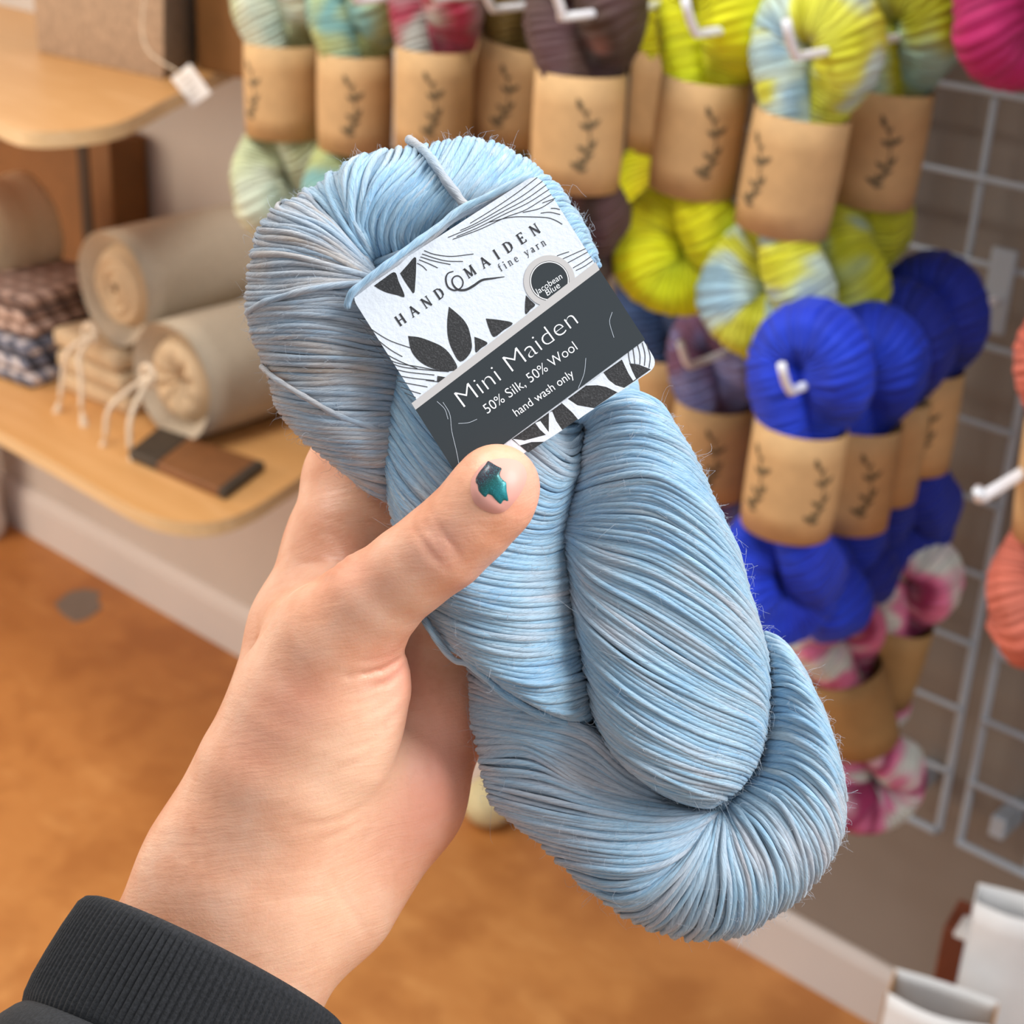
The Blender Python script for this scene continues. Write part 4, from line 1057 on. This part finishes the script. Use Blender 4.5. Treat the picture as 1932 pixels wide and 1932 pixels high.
# curl between the two words
flat('curl', pline(ZOOM([(672, 660), (640, 672), (627, 705), (640, 752), (680, 772), (718, 755), (728, 720), (708, 690), (680, 690), (664, 712), (672, 742), (700, 768), (745, 768), (790, 745), (840, 712), (900, 702), (972, 692)]), 3.2, 90, (.6, 1, 1, .8, .7, .9, 1.3, 1.5, 1.4, 1.0, .4)), .7, M['letter_black'], card)

# serif capitals drawn stroke by stroke: (x0,y0,x1,y1,weight)
TK, TN = .19, .10
GL = {
 'H': (.78, [(.12, 0, .12, 1, TK), (.66, 0, .66, 1, TK), (.12, .5, .66, .5, TN)], [(.12, 0), (.12, 1), (.66, 0), (.66, 1)]),
 'A': (.80, [(.08, 0, .38, 1, TN), (.38, 1, .72, 0, TK), (.2, .36, .58, .36, TN)], [(.08, 0), (.72, 0)]),
 'N': (.82, [(.13, 0, .13, 1, TN), (.13, 1, .69, 0, TK), (.69, 0, .69, 1, TN)], [(.13, 0), (.13, 1), (.69, 1)]),
 'D': (.80, [(.14, 0, .14, 1, TK), (.14, 1, .42, .98, TN), (.42, .98, .62, .82, .11), (.62, .82, .69, .5, TK), (.69, .5, .62, .18, TK), (.62, .18, .42, .02, .11), (.42, .02, .14, 0, TN)], [(.1, 0), (.1, 1)]),
 'M': (.98, [(.12, 0, .15, 1, TN), (.15, 1, .48, .05, TK), (.48, .05, .8, 1, TN), (.8, 1, .84, 0, TK)], [(.12, 0), (.12, 1), (.84, 1), (.84, 0)]),
 'I': (.40, [(.2, 0, .2, 1, TK)], [(.2, 0), (.2, 1)]),
 'E': (.68, [(.14, 0, .14, 1, TK), (.14, 1, .58, 1, TN), (.14, .52, .46, .52, TN), (.14, 0, .6, 0, TN), (.58, 1, .58, .84, TN), (.6, 0, .6, .18, TN), (.46, .62, .46, .42, TN)], [(.1, 0), (.1, 1)]),
 'f': (.42, [(.18, 0, .18, .75, .11), (.18, .75, .24, .92, .09), (.24, .92, .38, .95, .08), (.04, .62, .36, .62, .06)], [(.18, 0)]),
 'i': (.32, [(.16, 0, .16, .62, .11), (.16, .82, .16, .93, .13), (.04, .62, .16, .62, .06)], [(.16, 0)]),
 'n': (.60, [(.14, 0, .14, .62, .10), (.14, .5, .28, .63, .07), (.28, .63, .42, .56, .09), (.42, .56, .44, 0, .10), (.03, .62, .14, .62, .06)], [(.14, 0), (.44, 0)]),
 'e': (.52, [(.08, .34, .44, .34, .06), (.44, .34, .38, .56, .08), (.38, .56, .24, .63, .07), (.24, .63, .1, .5, .09), (.1, .5, .08, .28, .11), (.08, .28, .14, .08, .10), (.14, .08, .28, 0, .08), (.28, 0, .44, .1, .07)], []),
 'y': (.54, [(.08, .62, .28, .02, .11), (.48, .62, .24, -.12, .06), (.24, -.12, .1, -.28, .08)], [(.08, .62), (.48, .62)]),
 'a': (.52, [(.12, .52, .22, .62, .08), (.22, .62, .36, .56, .08), (.36, .56, .38, 0, .11), (.38, .36, .16, .3, .07), (.16, .3, .08, .14, .10), (.08, .14, .16, .02, .09), (.16, .02, .36, .12, .07), (.38, .02, .48, .02, .06)], []),
 'r': (.44, [(.14, 0, .14, .62, .11), (.14, .46, .26, .61, .07), (.26, .61, .4, .58, .10), (.03, .62, .14, .62, .06)], [(.14, 0)]),
 ' ': (.42, [], []),
}
def serif_text(txt, base0, base1, cap, serif=.24):
    """polygons of a line of text whose baseline runs from picture point base0 to base1, letters spread evenly"""
    b0, b1 = np.array(base0, float), np.array(base1, float)
    L = np.linalg.norm(b1-b0); e = (b1-b0)/L; n = np.array([e[1], -e[0]])
    wsum = sum(GL[c][0] for c in txt)*cap
    gap = (L-wsum)/max(1, len(txt)-1)
    out = []; x = 0
    for c in txt:
        wd, st, sf = GL[c]
        T = lambda px_, py_: b0+e*(x+px_*cap)+n*(py_*cap)
        for x0, y0, x1, y1, wt in st:
            a, b = T(x0, y0), T(x1, y1); d = b-a; d = d/np.linalg.norm(d); q = np.array([-d[1], d[0]])*wt*cap/2
            a = a-d*wt*cap*.18; b = b+d*wt*cap*.18
            out.append(np.array([a-q, b-q, b+q, a+q]))
        for sx, sy in sf:
            a, b = T(sx-serif/2, sy), T(sx+serif/2, sy); q = n*cap*.03
            out.append(np.array([a-q, b-q, b+q, a+q]))
        x += wd*cap+gap
    return out
flat('lettering', serif_text('HAND', (755, 615.5), (841, 557), 19.5)+serif_text('MAIDEN', (884, 525.5), (1021, 437), 19.5)+serif_text('fine yarn', (944.5, 512.5), (1032, 461), 15, .2), .8, M['letter_black'], card)

# round colour sticker, band sticker
ctr = ZOOM([(1236, 716)])[0]
def disc(r, n=64): 
    a = np.arange(n)*2*np.pi/n
    return ctr+np.stack([r*np.cos(a), r*np.sin(a)], -1)
rs = obj('colour_sticker', plate('colour_sticker', disc(48.5), .2, 1.2, M['silver'], None, mesh_only=True), card, 'round silver rimmed sticker with the colour name')
flat('sticker_face', [disc(37.5)], 1.45, M['letter_black'], card).parent = card
ring = disc(36.5); ring2 = disc(34.8)
flat('sticker_ring', [np.array([ring[i], ring[(i+1) % 64], ring2[(i+1) % 64], ring2[i]]) for i in range(64)], 1.7, M['letter_white'], card)
flat('sticker_centre', [disc(33)], 1.6, M['sticker'], card)
BTL, BTR, BBR, BBL = ZOOM([(449, 1474), (1531, 651), (1799, 1062), (702, 1874)])
STL, STR = ZOOM([(425, 1436), (1508, 606)])
plate('band_sticker', np.array([BTL, BTR, BBR, BBL]), .3, 2.2, M['sticker'], card)['label'] = 'charcoal sticker band'
plate('silver_strip', np.array([STL, STR, BTR, BTL]), .3, 2.3, M['silver'], card)['label'] = 'silver strip along the band'

def sans(name, txt, base0, base1, d, m_, thin=0.0, italic=0.0, target=None):
    """text in the plain sans face, its baseline from base0 to base1"""
    c = bpy.data.curves.new('t', 'FONT'); c.body = txt; c.offset = thin; c.resolution_u = 4; c.shear = italic
    o = bpy.data.objects.new('t', c); scene.collection.objects.link(o)
    me = bpy.data.meshes.new_from_object(o)
    bpy.data.objects.remove(o)
    n = len(me.vertices); co = np.empty(n*3, np.float32); me.vertices.foreach_get('co', co); co = co.reshape(n, 3)
    co[:, 0] -= co[:, 0].min()
    b0, b1 = np.array(base0, float), np.array(base1, float); L = np.linalg.norm(b1-b0); e = (b1-b0)/L; nn = np.array([e[1], -e[0]])
    s = L/co[:, 0].max()
    sy = s if target is None else target
    p = b0+e*(co[:, :1]*s)+nn*(co[:, 1:2]*sy)
    V = cp(p[:, 0], p[:, 1], np.full(n, d))
    me.vertices.foreach_set('co', V.astype(np.float32).ravel()); me.update()
    me.materials.clear(); me.materials.append(m_)
    return obj(name, me, card)
sans('lettering', 'Mini Maiden', (876, 769), (1092, 609.5), 2.7, M['letter_white'], -.019, 0, 50)
sans('lettering', '50% Silk, 50% Wool', (920, 781), (1090.5, 658.5), 2.7, M['letter_white'], -.006, 0, 27)
sans('lettering', 'hand wash only', (975, 786), (1084.5, 709), 2.7, M['letter_white'], -.002, 0, 23)
sans('lettering', 'Jacobean', (1013, 557), (1062, 524.5), 1.9, M['letter_white'], -.003, .12, 16.5)
sans('lettering', 'Blue', (1033, 558.5), (1058, 541.5), 1.9, M['letter_white'], -.003, .12, 16.5)
# a few stray fibres stuck to the band
for l in ([(610, 1430), (650, 1500), (662, 1600), (690, 1720), (710, 1830)], [(575, 1425), (620, 1470), (640, 1530)], [(1450, 1170), (1440, 1260), (1405, 1350)], [(1605, 900), (1590, 960), (1615, 1050)], [(700, 1555), (760, 1550), (810, 1530)]): flat('lint', pline(ZOOM(l), .8), 2.6, M['fuzz'], card)

# ------------------------------------------------------------------ the person: left forearm and hand
SK_P = dict(step=6.0, lo=np.array([-330., 600., -520.]), hi=np.array([1330., 2260., 400.]))
def cone(X, Y, Z, a, b, ra, rb, sz=1.0):
    """distance to a round cone from a to b, z squashed by sz"""
    a = np.array(a, float); b = np.array(b, float)
    az, bz = a[2]/sz, b[2]/sz; Zs = Z/sz
    d = np.array([b[0]-a[0], b[1]-a[1], bz-az]); l2 = d@d
    t = np.clip(((X-a[0])*d[0]+(Y-a[1])*d[1]+(Zs-az)*d[2])/l2, 0, 1)
    return np.sqrt((X-a[0]-t*d[0])**2+(Y-a[1]-t*d[1])**2+(Zs-az-t*d[2])**2)-(ra+t*(rb-ra))
def smin(a, b, k):
    h = np.maximum(k-np.abs(a-b), 0)/k
    return np.minimum(a, b)-h*h*k*.25
def smax(a, b, k): return -smin(-a, -b, k)
def chain(X, Y, Z, pts, k=20, sz=1.0):
    d = None
    for (p, r), (q, s) in zip(pts[:-1], pts[1:]):
        e = cone(X, Y, Z, p, q, r, s, sz); d = e if d is None else smin(d, e, k)
    return d
def hand_sdf(X, Y, Z):
    # forearm and wrist, flattened front to back
    arm = chain(X, Y, Z, [((60, 2450, -90), 262), ((340, 1955, -80), 230), ((474, 1690, -90), 206), ((568, 1500, -110), 196)], 60, .78)
    # heel of the hand on the little-finger side
    heel = chain(X, Y, Z, [((640, 1690, -130), 112), ((745, 1500, -150), 128), ((800, 1330, -195), 124), ((830, 1200, -250), 108)], 40, .85)
    d = smin(arm, heel, 90)
    # palm body behind the yarn
    palm = chain(X, Y, Z, [((600, 1480, -190), 140), ((640, 1250, -235), 130), ((700, 1090, -270), 105)], 40, .8)
    palm2 = chain(X, Y, Z, [((720, 1400, -215), 130), ((800, 1200, -280), 105)], 40, .8)
    d = smin(d, smin(palm, palm2, 60), 70)
    # index side of the hand and the finger that runs up behind the hank
    idx = chain(X, Y, Z, [((520, 1430, -150), 128), ((578, 1190, -190), 104), ((640, 1030, -246), 97), ((672, 905, -310), 94), ((735, 735, -330), 84), ((850, 600, -320), 76), ((960, 530, -285), 66)], 40)
    d = smin(d, idx, 60)
    fingers = [
        [((745, 1070, -300), 92), ((860, 860, -360), 84), ((1000, 720, -360), 76), ((1110, 650, -310), 66)],
        [((810, 1170, -310), 88), ((960, 1000, -370), 80), ((1100, 890, -365), 72), ((1200, 840, -315), 62)],
        [((850, 1280, -300), 80), ((1010, 1170, -350), 70), ((1120, 1100, -345), 62), ((1210, 1060, -305), 54)]]
    for f_ in fingers: d = smin(d, chain(X, Y, Z, f_, 25), 40)
    # ball of the thumb
    then = chain(X, Y, Z, [((460, 1640, -50), 132), ((530, 1480, -20), 156), ((596, 1330, 16), 150), ((640, 1215, 80), 112)], 60)
    then = smin(then, cone(X, Y, Z, (618, 1400, 4), (674, 1290, 45), 128, 100), 40)
    d = smin(d, then, 26+90*np.clip((Y-1380)/180, 0, 1)*np.clip((820-X)/260, 0, 1))
    # web between thumb and index finger
    web = chain(X, Y, Z, [((560, 1190, -60), 62), ((640, 1120, -90), 44), ((690, 1050, -200), 40)], 30)
    d = smin(d, web, 60)
    th = chain(X, Y, Z, [((628, 1205, 82), 112), ((700, 1135, 140), 90), ((775, 1075, 190), 80), ((836, 1030, 222), 81), ((890, 980, 246), 79), ((930, 930, 262), 77), ((936, 922, 264), 73)], 30)
    th = smin(th, cone(X, Y, Z, (930, 940, 255), (940, 915, 250), 78, 74), 20)
    d = smin(d, th, 46)
    return d
CREASES = [  # picture polylines, depth, half width
    ([(655, 1277), (690, 1271), (725, 1262), (752, 1246), (766, 1228)], 9, 5),
    ([(690, 1296), (725, 1290), (748, 1276), (762, 1256)], 7, 6),
    ([(640, 1310), (700, 1305), (745, 1290)], 3, 6), ([(650, 1330), (710, 1318), (756, 1294)], 3, 6),
    ([(700, 1345), (740, 1320), (764, 1290)], 3, 7), ([(660, 1250), (720, 1244), (762, 1222)], 2.5, 5),
    ([(680, 1392), (730, 1365), (765, 1325)], 2.2, 7), ([(640, 1420), (700, 1400), (745, 1370)], 1.8, 7),
    ([(618, 1462), (690, 1430), (742, 1390)], 1.8, 7), ([(560, 1560), (640, 1548), (690, 1520)], 2.4, 8), ([(590, 1590), (650, 1570), (690, 1540)], 2.4, 7),
    ([(776, 982), (786, 1005), (808, 1035), (830, 1062), (846, 1080)], 5, 5), ([(812, 960), (822, 985), (842, 1012), (862, 1034)], 4, 5),
    ([(795, 990), (812, 1008), (824, 1022)], 2.5, 5), ([(802, 978), (815, 1000), (836, 1016)], 2.5, 5), ([(846, 1020), (862, 1044), (868, 1062)], 2.5, 5),
    ([(790, 1030), (812, 1052), (826, 1066)], 2, 5),
    ([(602, 1000), (632, 1012), (655, 1030), (672, 1050)], 3, 5), ([(600, 975), (640, 985), (680, 1010)], 2, 6), ([(615, 1045), (650, 1060), (675, 1072)], 3.5, 5), ([(560, 1060), (620, 1066), (668, 1085)], 3, 6), ([(555, 1100), (610, 1096), (650, 1096)], 2.5, 6),
    ([(624, 1655), (650, 1700), (680, 1745), (694, 1770)], 2.2, 9), ([(505, 1700), (580, 1690), (640, 1700)], 2, 9),
    ([(776, 1276), (800, 1320), (830, 1380)], 3, 6), ([(790, 1215), (785, 1260), (800, 1300)], 2.5, 6),
    ([(700, 1560), (680, 1600), (668, 1650)], 3.5, 6), ([(780, 1420), (770, 1500), (750, 1580)], 2.2, 8), ([(812, 1420), (815, 1480)], 1.6, 7),
]
def crease_map(x, y):
    out = np.zeros(np.broadcast(x, y).shape)
    for pts, dep, hw in CREASES:
        p = crom(pts, 26); best = np.full(out.shape, 1e9); bt = np.zeros(out.shape)
        for i in range(len(p)):
            d2 = (x-p[i, 0])**2+(y-p[i, 1])**2
            m_ = d2 < best; best = np.where(m_, d2, best); bt = np.where(m_, i/25, bt)
        out += dep*np.exp(-best/(hw*hw))*np.sin(np.pi*np.clip(bt, .06, .94))**.6
    return out

def surface_nets(f, lo, h):
    ins = f < 0
    nx, ny, nz = f.shape
    c = np.zeros((nx-1, ny-1, nz-1), np.int8)
    for i in (0, 1):
        for j in (0, 1):
            for k in (0, 1): c += ins[i:nx-1+i, j:ny-1+j, k:nz-1+k]
    act = (c > 0) & (c < 8)
    ai = np.argwhere(act)
    idx = np.full(act.shape, -1, np.int64); idx[act] = np.arange(len(ai))
    acc = np.zeros((len(ai), 3)); cnt = np.zeros(len(ai))
    for ax in range(3):
        for b in (0, 1):
            for e in (0, 1):
                o0 = np.zeros(3, int); oth = [q for q in range(3) if q != ax]; o0[oth[0]] = b; o0[oth[1]] = e
                o1 = o0.copy(); o1[ax] = 1
                p0 = ai+o0; p1 = ai+o1
                v0 = f[p0[:, 0], p0[:, 1], p0[:, 2]]; v1 = f[p1[:, 0], p1[:, 1], p1[:, 2]]
                m_ = (v0 < 0) != (v1 < 0)
                t = np.where(m_, v0/np.where(m_, v0-v1, 1), 0)
                acc += np.where(m_[:, None], o0+(o1-o0)*t[:, None], 0); cnt += m_
    V = lo+h*(ai+acc/cnt[:, None])
    Qs = []
    for ax in range(3):
        a, b = [q for q in range(3) if q != ax]
        sl0 = [slice(None)]*3; sl1 = [slice(None)]*3
        sl0[ax] = slice(0, -1); sl1[ax] = slice(1, None)
        s0 = ins[tuple(sl0)]; s1 = ins[tuple(sl1)]
        e = np.argwhere(s0 != s1)
        e = e[(e[:, a] > 0) & (e[:, b] > 0) & (e[:, a] < f.shape[a]-1) & (e[:, b] < f.shape[b]-1)]
        flip = s0[e[:, 0], e[:, 1], e[:, 2]]
        def cell(da, db):
            q = e.copy(); q[:, a] += da; q[:, b] += db
            return idx[q[:, 0], q[:, 1], q[:, 2]]
        q4 = np.stack([cell(-1, -1), cell(0, -1), cell(0, 0), cell(-1, 0)], -1)
        if ax == 1: flip = ~flip
        q4[flip] = q4[flip][:, ::-1]
        Qs.append(q4)
    return V, np.vstack(Qs)

h_ = SK_P['step']; lo = SK_P['lo']; n3 = ((SK_P['hi']-lo)/h_).astype(int)+1
gx = (lo[0]+h_*np.arange(n3[0])).astype(np.float32); gy = (lo[1]+h_*np.arange(n3[1])).astype(np.float32); gz = (lo[2]+h_*np.arange(n3[2])).astype(np.float32)
fld = np.full(tuple(n3), 99, np.float32)
# coarse pass first, then fine only near the surface
st = 6
CX, CY, CZ = np.meshgrid(gx[::st], gy[::st], gz[::st], indexing='ij')
co = hand_sdf(CX, CY, CZ)
for i in range(co.shape[0]):
    for j in range(co.shape[1]):
        blk = co[max(0, i-1):i+3, max(0, j-1):j+3]
        if blk.min() > 60: 
            continue
        kk = np.where((np.abs(blk) < 75).any((0, 1)))[0]
        inside_col = co[i, j] < 0
        si, sj_ = slice(i*st, min((i+1)*st, n3[0])), slice(j*st, min((j+1)*st, n3[1]))
        for k in range(co.shape[2]):
            b = co[max(0, i-1):i+2, max(0, j-1):j+2, max(0, k-1):k+2]
            sk = slice(k*st, min((k+1)*st, n3[2]))
            if b.min() > 90: continue
            if b.max() < -90: fld[si, sj_, sk] = -99; continue
            fld[si, sj_, sk] = hand_sdf(gx[si][:, None, None], gy[sj_][None, :, None], gz[sk][None, None, :])
fld = fld+crease_map(gx[:, None], gy[None, :])[..., None].astype(np.float32)*(gz[None, None, :] > -230)*(np.abs(fld) < 60)
HV, HQ = surface_nets(fld, lo, h_)
# light smoothing
nb = np.vstack([HQ[:, [0, 1]], HQ[:, [1, 2]], HQ[:, [2, 3]], HQ[:, [3, 0]]])
for _ in range(2):
    acc = np.zeros_like(HV); cnt = np.zeros(len(HV))
    np.add.at(acc, nb[:, 0], HV[nb[:, 1]]); np.add.at(acc, nb[:, 1], HV[nb[:, 0]]); np.add.at(cnt, nb[:, 0], 1); np.add.at(cnt, nb[:, 1], 1)
    HV = HV+.5*(acc/cnt[:, None]-HV)

def blob(cx, cy, r): return np.exp(-((HV[:, 0]-cx)**2+(HV[:, 1]-cy)**2)/(r*r))
front = np.clip((HV[:, 2]+260)/200, 0, 1)
blush = np.clip(1.0*blob(985, 900, 60)+.8*blob(850, 1420, 110)+.6*blob(790, 1560, 110)+.7*blob(745, 1270, 55)+.5*blob(830, 1030, 55)+.35*blob(660, 1070, 60)+.45*blob(560, 1330, 70)+.3*blob(480, 1420, 60), 0, 1)*front
pale = np.clip(blob(640, 1480, 120)+.8*blob(600, 1750, 130)+.6*blob(700, 1400, 80), 0, 1)*front
skin = mat('skin', lin(226, 170, 138), .45)
g = G(skin); b = g.b
n1 = g.noise(g.coord(), 55, 4, .6); n2 = g.noise(g.coord(), 420, 3, .6)
c = g.ramp(n1, [(.3, lin(222, 152, 116)), (.5, lin(236, 176, 143)), (.72, lin(243, 196, 167))])
c = g.mix(g.math('MULTIPLY', g.attr('blush'), .75), c, lin(234, 150, 130))
c = g.mix(g.math('MULTIPLY', g.attr('pale'), .65), c, lin(242, 200, 168))
c = g.mix(g.ramp(n2, [(.55, (0, 0, 0, 1)), (.8, (.16, .16, .16, 1))]), c, lin(200, 130, 102))
g.set('Base Color', c)
b.inputs['Subsurface Weight'].default_value = .3; b.inputs['Subsurface Radius'].default_value = (1.0, .35, .18); b.inputs['Subsurface Scale'].default_value = .0035
b.inputs['Specular IOR Level'].default_value = .38
fine = g.noise(g.mapv(g.coord(), (1, 1, 1)), 1500, 3, .6)
# fine skin lines run across the thumb and the ball of the thumb
dot = lambda v: g.n('ShaderNodeVectorMath', {0: g.coord(), 1: tuple(v)}, operation='DOT_PRODUCT').outputs['Value']
lu, lv, ld = dot(RT*.98+UP*.2), dot(UP*.98-RT*.2), dot(FW)
wob = g.math('MULTIPLY', g.noise(g.coord(), 50, 2, .5), .005)
lines = g.noise(g.vec(g.math('MULTIPLY', lu, 260.0), g.math('MULTIPLY', g.math('ADD', lv, wob), 1900.0), g.math('MULTIPLY', ld, 300.0)), 1.0, 3, .6)
broad = g.noise(g.vec(g.math('MULTIPLY', lu, 70.0), g.math('MULTIPLY', g.math('ADD', lv, wob), 520.0), g.math('MULTIPLY', ld, 90.0)), 1.0, 2, .5)
lm = g.noise(g.coord(), 60, 2, .5)
hgt = g.math('ADD', g.math('MULTIPLY', g.math('MULTIPLY_ADD', lines, .8, g.math('MULTIPLY', broad, 1.3)), lm), g.math('MULTIPLY', fine, .35))
g.set('Normal', g.bump(hgt, .34, .0006))
person = obj('person', np_mesh('person', pw(HV[:, 0], HV[:, 1], HV[:, 2]), HQ, [skin], attrs={'blush': blush, 'pale': pale}),
             label='left hand and wrist of a person in a black sweatshirt, holding the blue yarn hank', cat='person')

# thumbnail with chipped polish
def thumb_z(x, y):
    z = np.full(x.shape, 420.0); done = np.zeros(x.shape, bool)
    for _ in range(60):
        d = hand_sdf(x, y, z)
        z = np.where(d > .3, z-d*.8, z)
    return z
def nail_patch(name, outline, lift, m_, parent, edge=0.0, rings=12, n=72, ctr=None, dome=0.0):
    o = crom(outline+outline[:1], n+1)[:-1]
    c = np.mean(o, 0) if ctr is None else np.array(ctr, float)
    V = []
    for k in range(rings+1):
        f = k/rings
        p = c+(o-c)*f
        z = thumb_z(p[:, 0], p[:, 1])+lift*(1-f**6)+edge+dome*(1-f*f)
        V.append(pw(p[:, 0], p[:, 1], z))
    V = np.array(V).reshape(-1, 3); I = np.arange((rings+1)*n).reshape(rings+1, n)
    Q = np.stack([I[:-1], np.roll(I[:-1], -1, 1), np.roll(I[1:], -1, 1), I[1:]], -1).reshape(-1, 4)
    return obj(name, np_mesh(name, V, Q[:, ::-1], [m_]), parent)
M['nail'] = mat('nail', lin(222, 160, 146), .45, Specular_IOR_Level=.3); M['nail'].node_tree.nodes['Principled BSDF'].inputs['Coat Weight'].default_value = .04
nail = nail_patch('thumbnail', [(889, 905), (888, 928), (895, 948), (912, 962), (935, 969), (955, 963), (972, 945), (987, 922), (994, 900), (990, 882), (978, 870), (958, 865), (935, 866), (910, 876)], 7, M['nail'], person, .6, ctr=(938, 915))
nail['label'] = 'bare pink thumbnail with chipped dark teal polish'
M['polish'] = mat('nail_polish', lin(20, 90, 92), .42, Metallic=.45)
g = G(M['polish']); sp = g.noise(g.coord(), 5200, 2, .7); dg = g.n('ShaderNodeVectorMath', {0: g.coord(), 1: tuple(RT*.62-UP*.78)}, operation='DOT_PRODUCT').outputs['Value']
g.b.inputs['Coat Weight'].default_value = .2
pc = pw(905, 905, 300.); pcd = float((pc)@(RT*.62-UP*.78))
k = g.math('MULTIPLY', g.math('SUBTRACT', dg, pcd-.0015), 130.0)
base = g.ramp(k, [(.0, lin(46, 38, 52)), (.28, lin(52, 44, 56)), (.45, lin(24, 84, 82)), (.8, lin(20, 118, 124))])
g.set('Base Color', g.mix(g.ramp(sp, [(.55, (0, 0, 0, 1)), (.75, (.7, .7, .7, 1))]), base, lin(60, 190, 200)))
ZN = lambda pts: [tuple(np.array(p)/3.864+np.array([680, 700])) for p in pts]
nail_patch('nail_polish', ZN([(930, 655), (965, 660), (1000, 672), (1045, 690), (1036, 715), (1030, 745), (1045, 775), (1070, 800), (1088, 815), (1092, 880), (1097, 930), (1094, 968), (1062, 970), (1035, 998), (1010, 985), (985, 960), (960, 932), (925, 918), (902, 942), (868, 915), (845, 880), (838, 835), (826, 800), (852, 745), (890, 695)]), 9.5, M['polish'], nail, .9, rings=14, n=110, ctr=ZN([(955, 810)])[0])

# sweatshirt sleeve: ribbed cuff and the body of the sleeve
M['sweat'] = mat('black_sweatshirt', lin(40, 42, 46), .9)
g = G(M['sweat']); g.b.inputs['Sheen Weight'].default_value = .03
wv = g.noise(g.coord(), 1400, 3, .65)
g.set('Base Color', g.ramp(wv, [(.35, lin(20, 21, 24)), (.7, lin(40, 41, 45))])); g.set('Normal', g.bump(wv, .5, .0004))
ax = np.array([-.455, .890, 0.0]); sx = np.array([.890, .455, 0.0])     # along the arm away from the hand; across it
c0 = np.array([402., 1822., -86.])
def sleeve_ring(dist, rx, rz, ribs=0.0, n=480, wob=0.0, ph=0.0, tilt=0.0):
    th = np.arange(n)*2*np.pi/n
    k = 1+ribs*np.abs(np.sin(th*60))**.8+wob*np.sin(th*5+ph)+wob*.6*np.sin(th*9-ph*2)
    cx, cz = np.cos(th)*k, np.sin(th)*k
    p = c0+ax*dist+sx*(rx*cx)[:, None]; p = p-ax*(tilt*np.sin(th))[:, None]
    z = c0[2]+rz*cz
    return pw(p[:, 0], p[:, 1], z)
def sleeve_mesh(rings, mats, n=480):
    V = np.array(rings).reshape(-1, 3); I = np.arange(len(rings)*n).reshape(len(rings), n)
    Q = np.stack([I[:-1], np.roll(I[:-1], -1, 1), np.roll(I[1:], -1, 1), I[1:]], -1).reshape(-1, 4)
    return np_mesh('sleeve', V, Q, mats)
rings = []
for dd, rx, rz, rb in ((60, 238, 184, 0), (10, 240, 186, 0), (-6, 250, 196, .004), (-12, 260, 206, .012), (-6, 270, 214, .02), (8, 276, 219, .026), (60, 282, 224, .03), (120, 287, 229, .03), (170, 290, 232, .028), (205, 292, 234, .015), (222, 290, 232, .006), (230, 282, 224, .0), (240, 270, 214, 0)):
    rings.append(sleeve_ring(dd, rx, rz, rb, tilt=26))
sl_rings = []
for dd, rx, rz, wb in ((214, 276, 220, 0), (224, 292, 234, .004), (236, 306, 246, .012), (262, 322, 262, .016), (300, 334, 272, .014), (380, 345, 282, .014), (520, 360, 295, .016), (700, 378, 306, .014)):
    sl_rings.append(sleeve_ring(dd, rx, rz, 0, wob=wb, ph=dd*.01, tilt=26))
sleeve = obj('sleeve', sleeve_mesh(sl_rings, [M['sweat']]), person, 'black sweatshirt sleeve')
obj('ribbed_cuff', sleeve_mesh(rings, [M['sweat']]), sleeve)
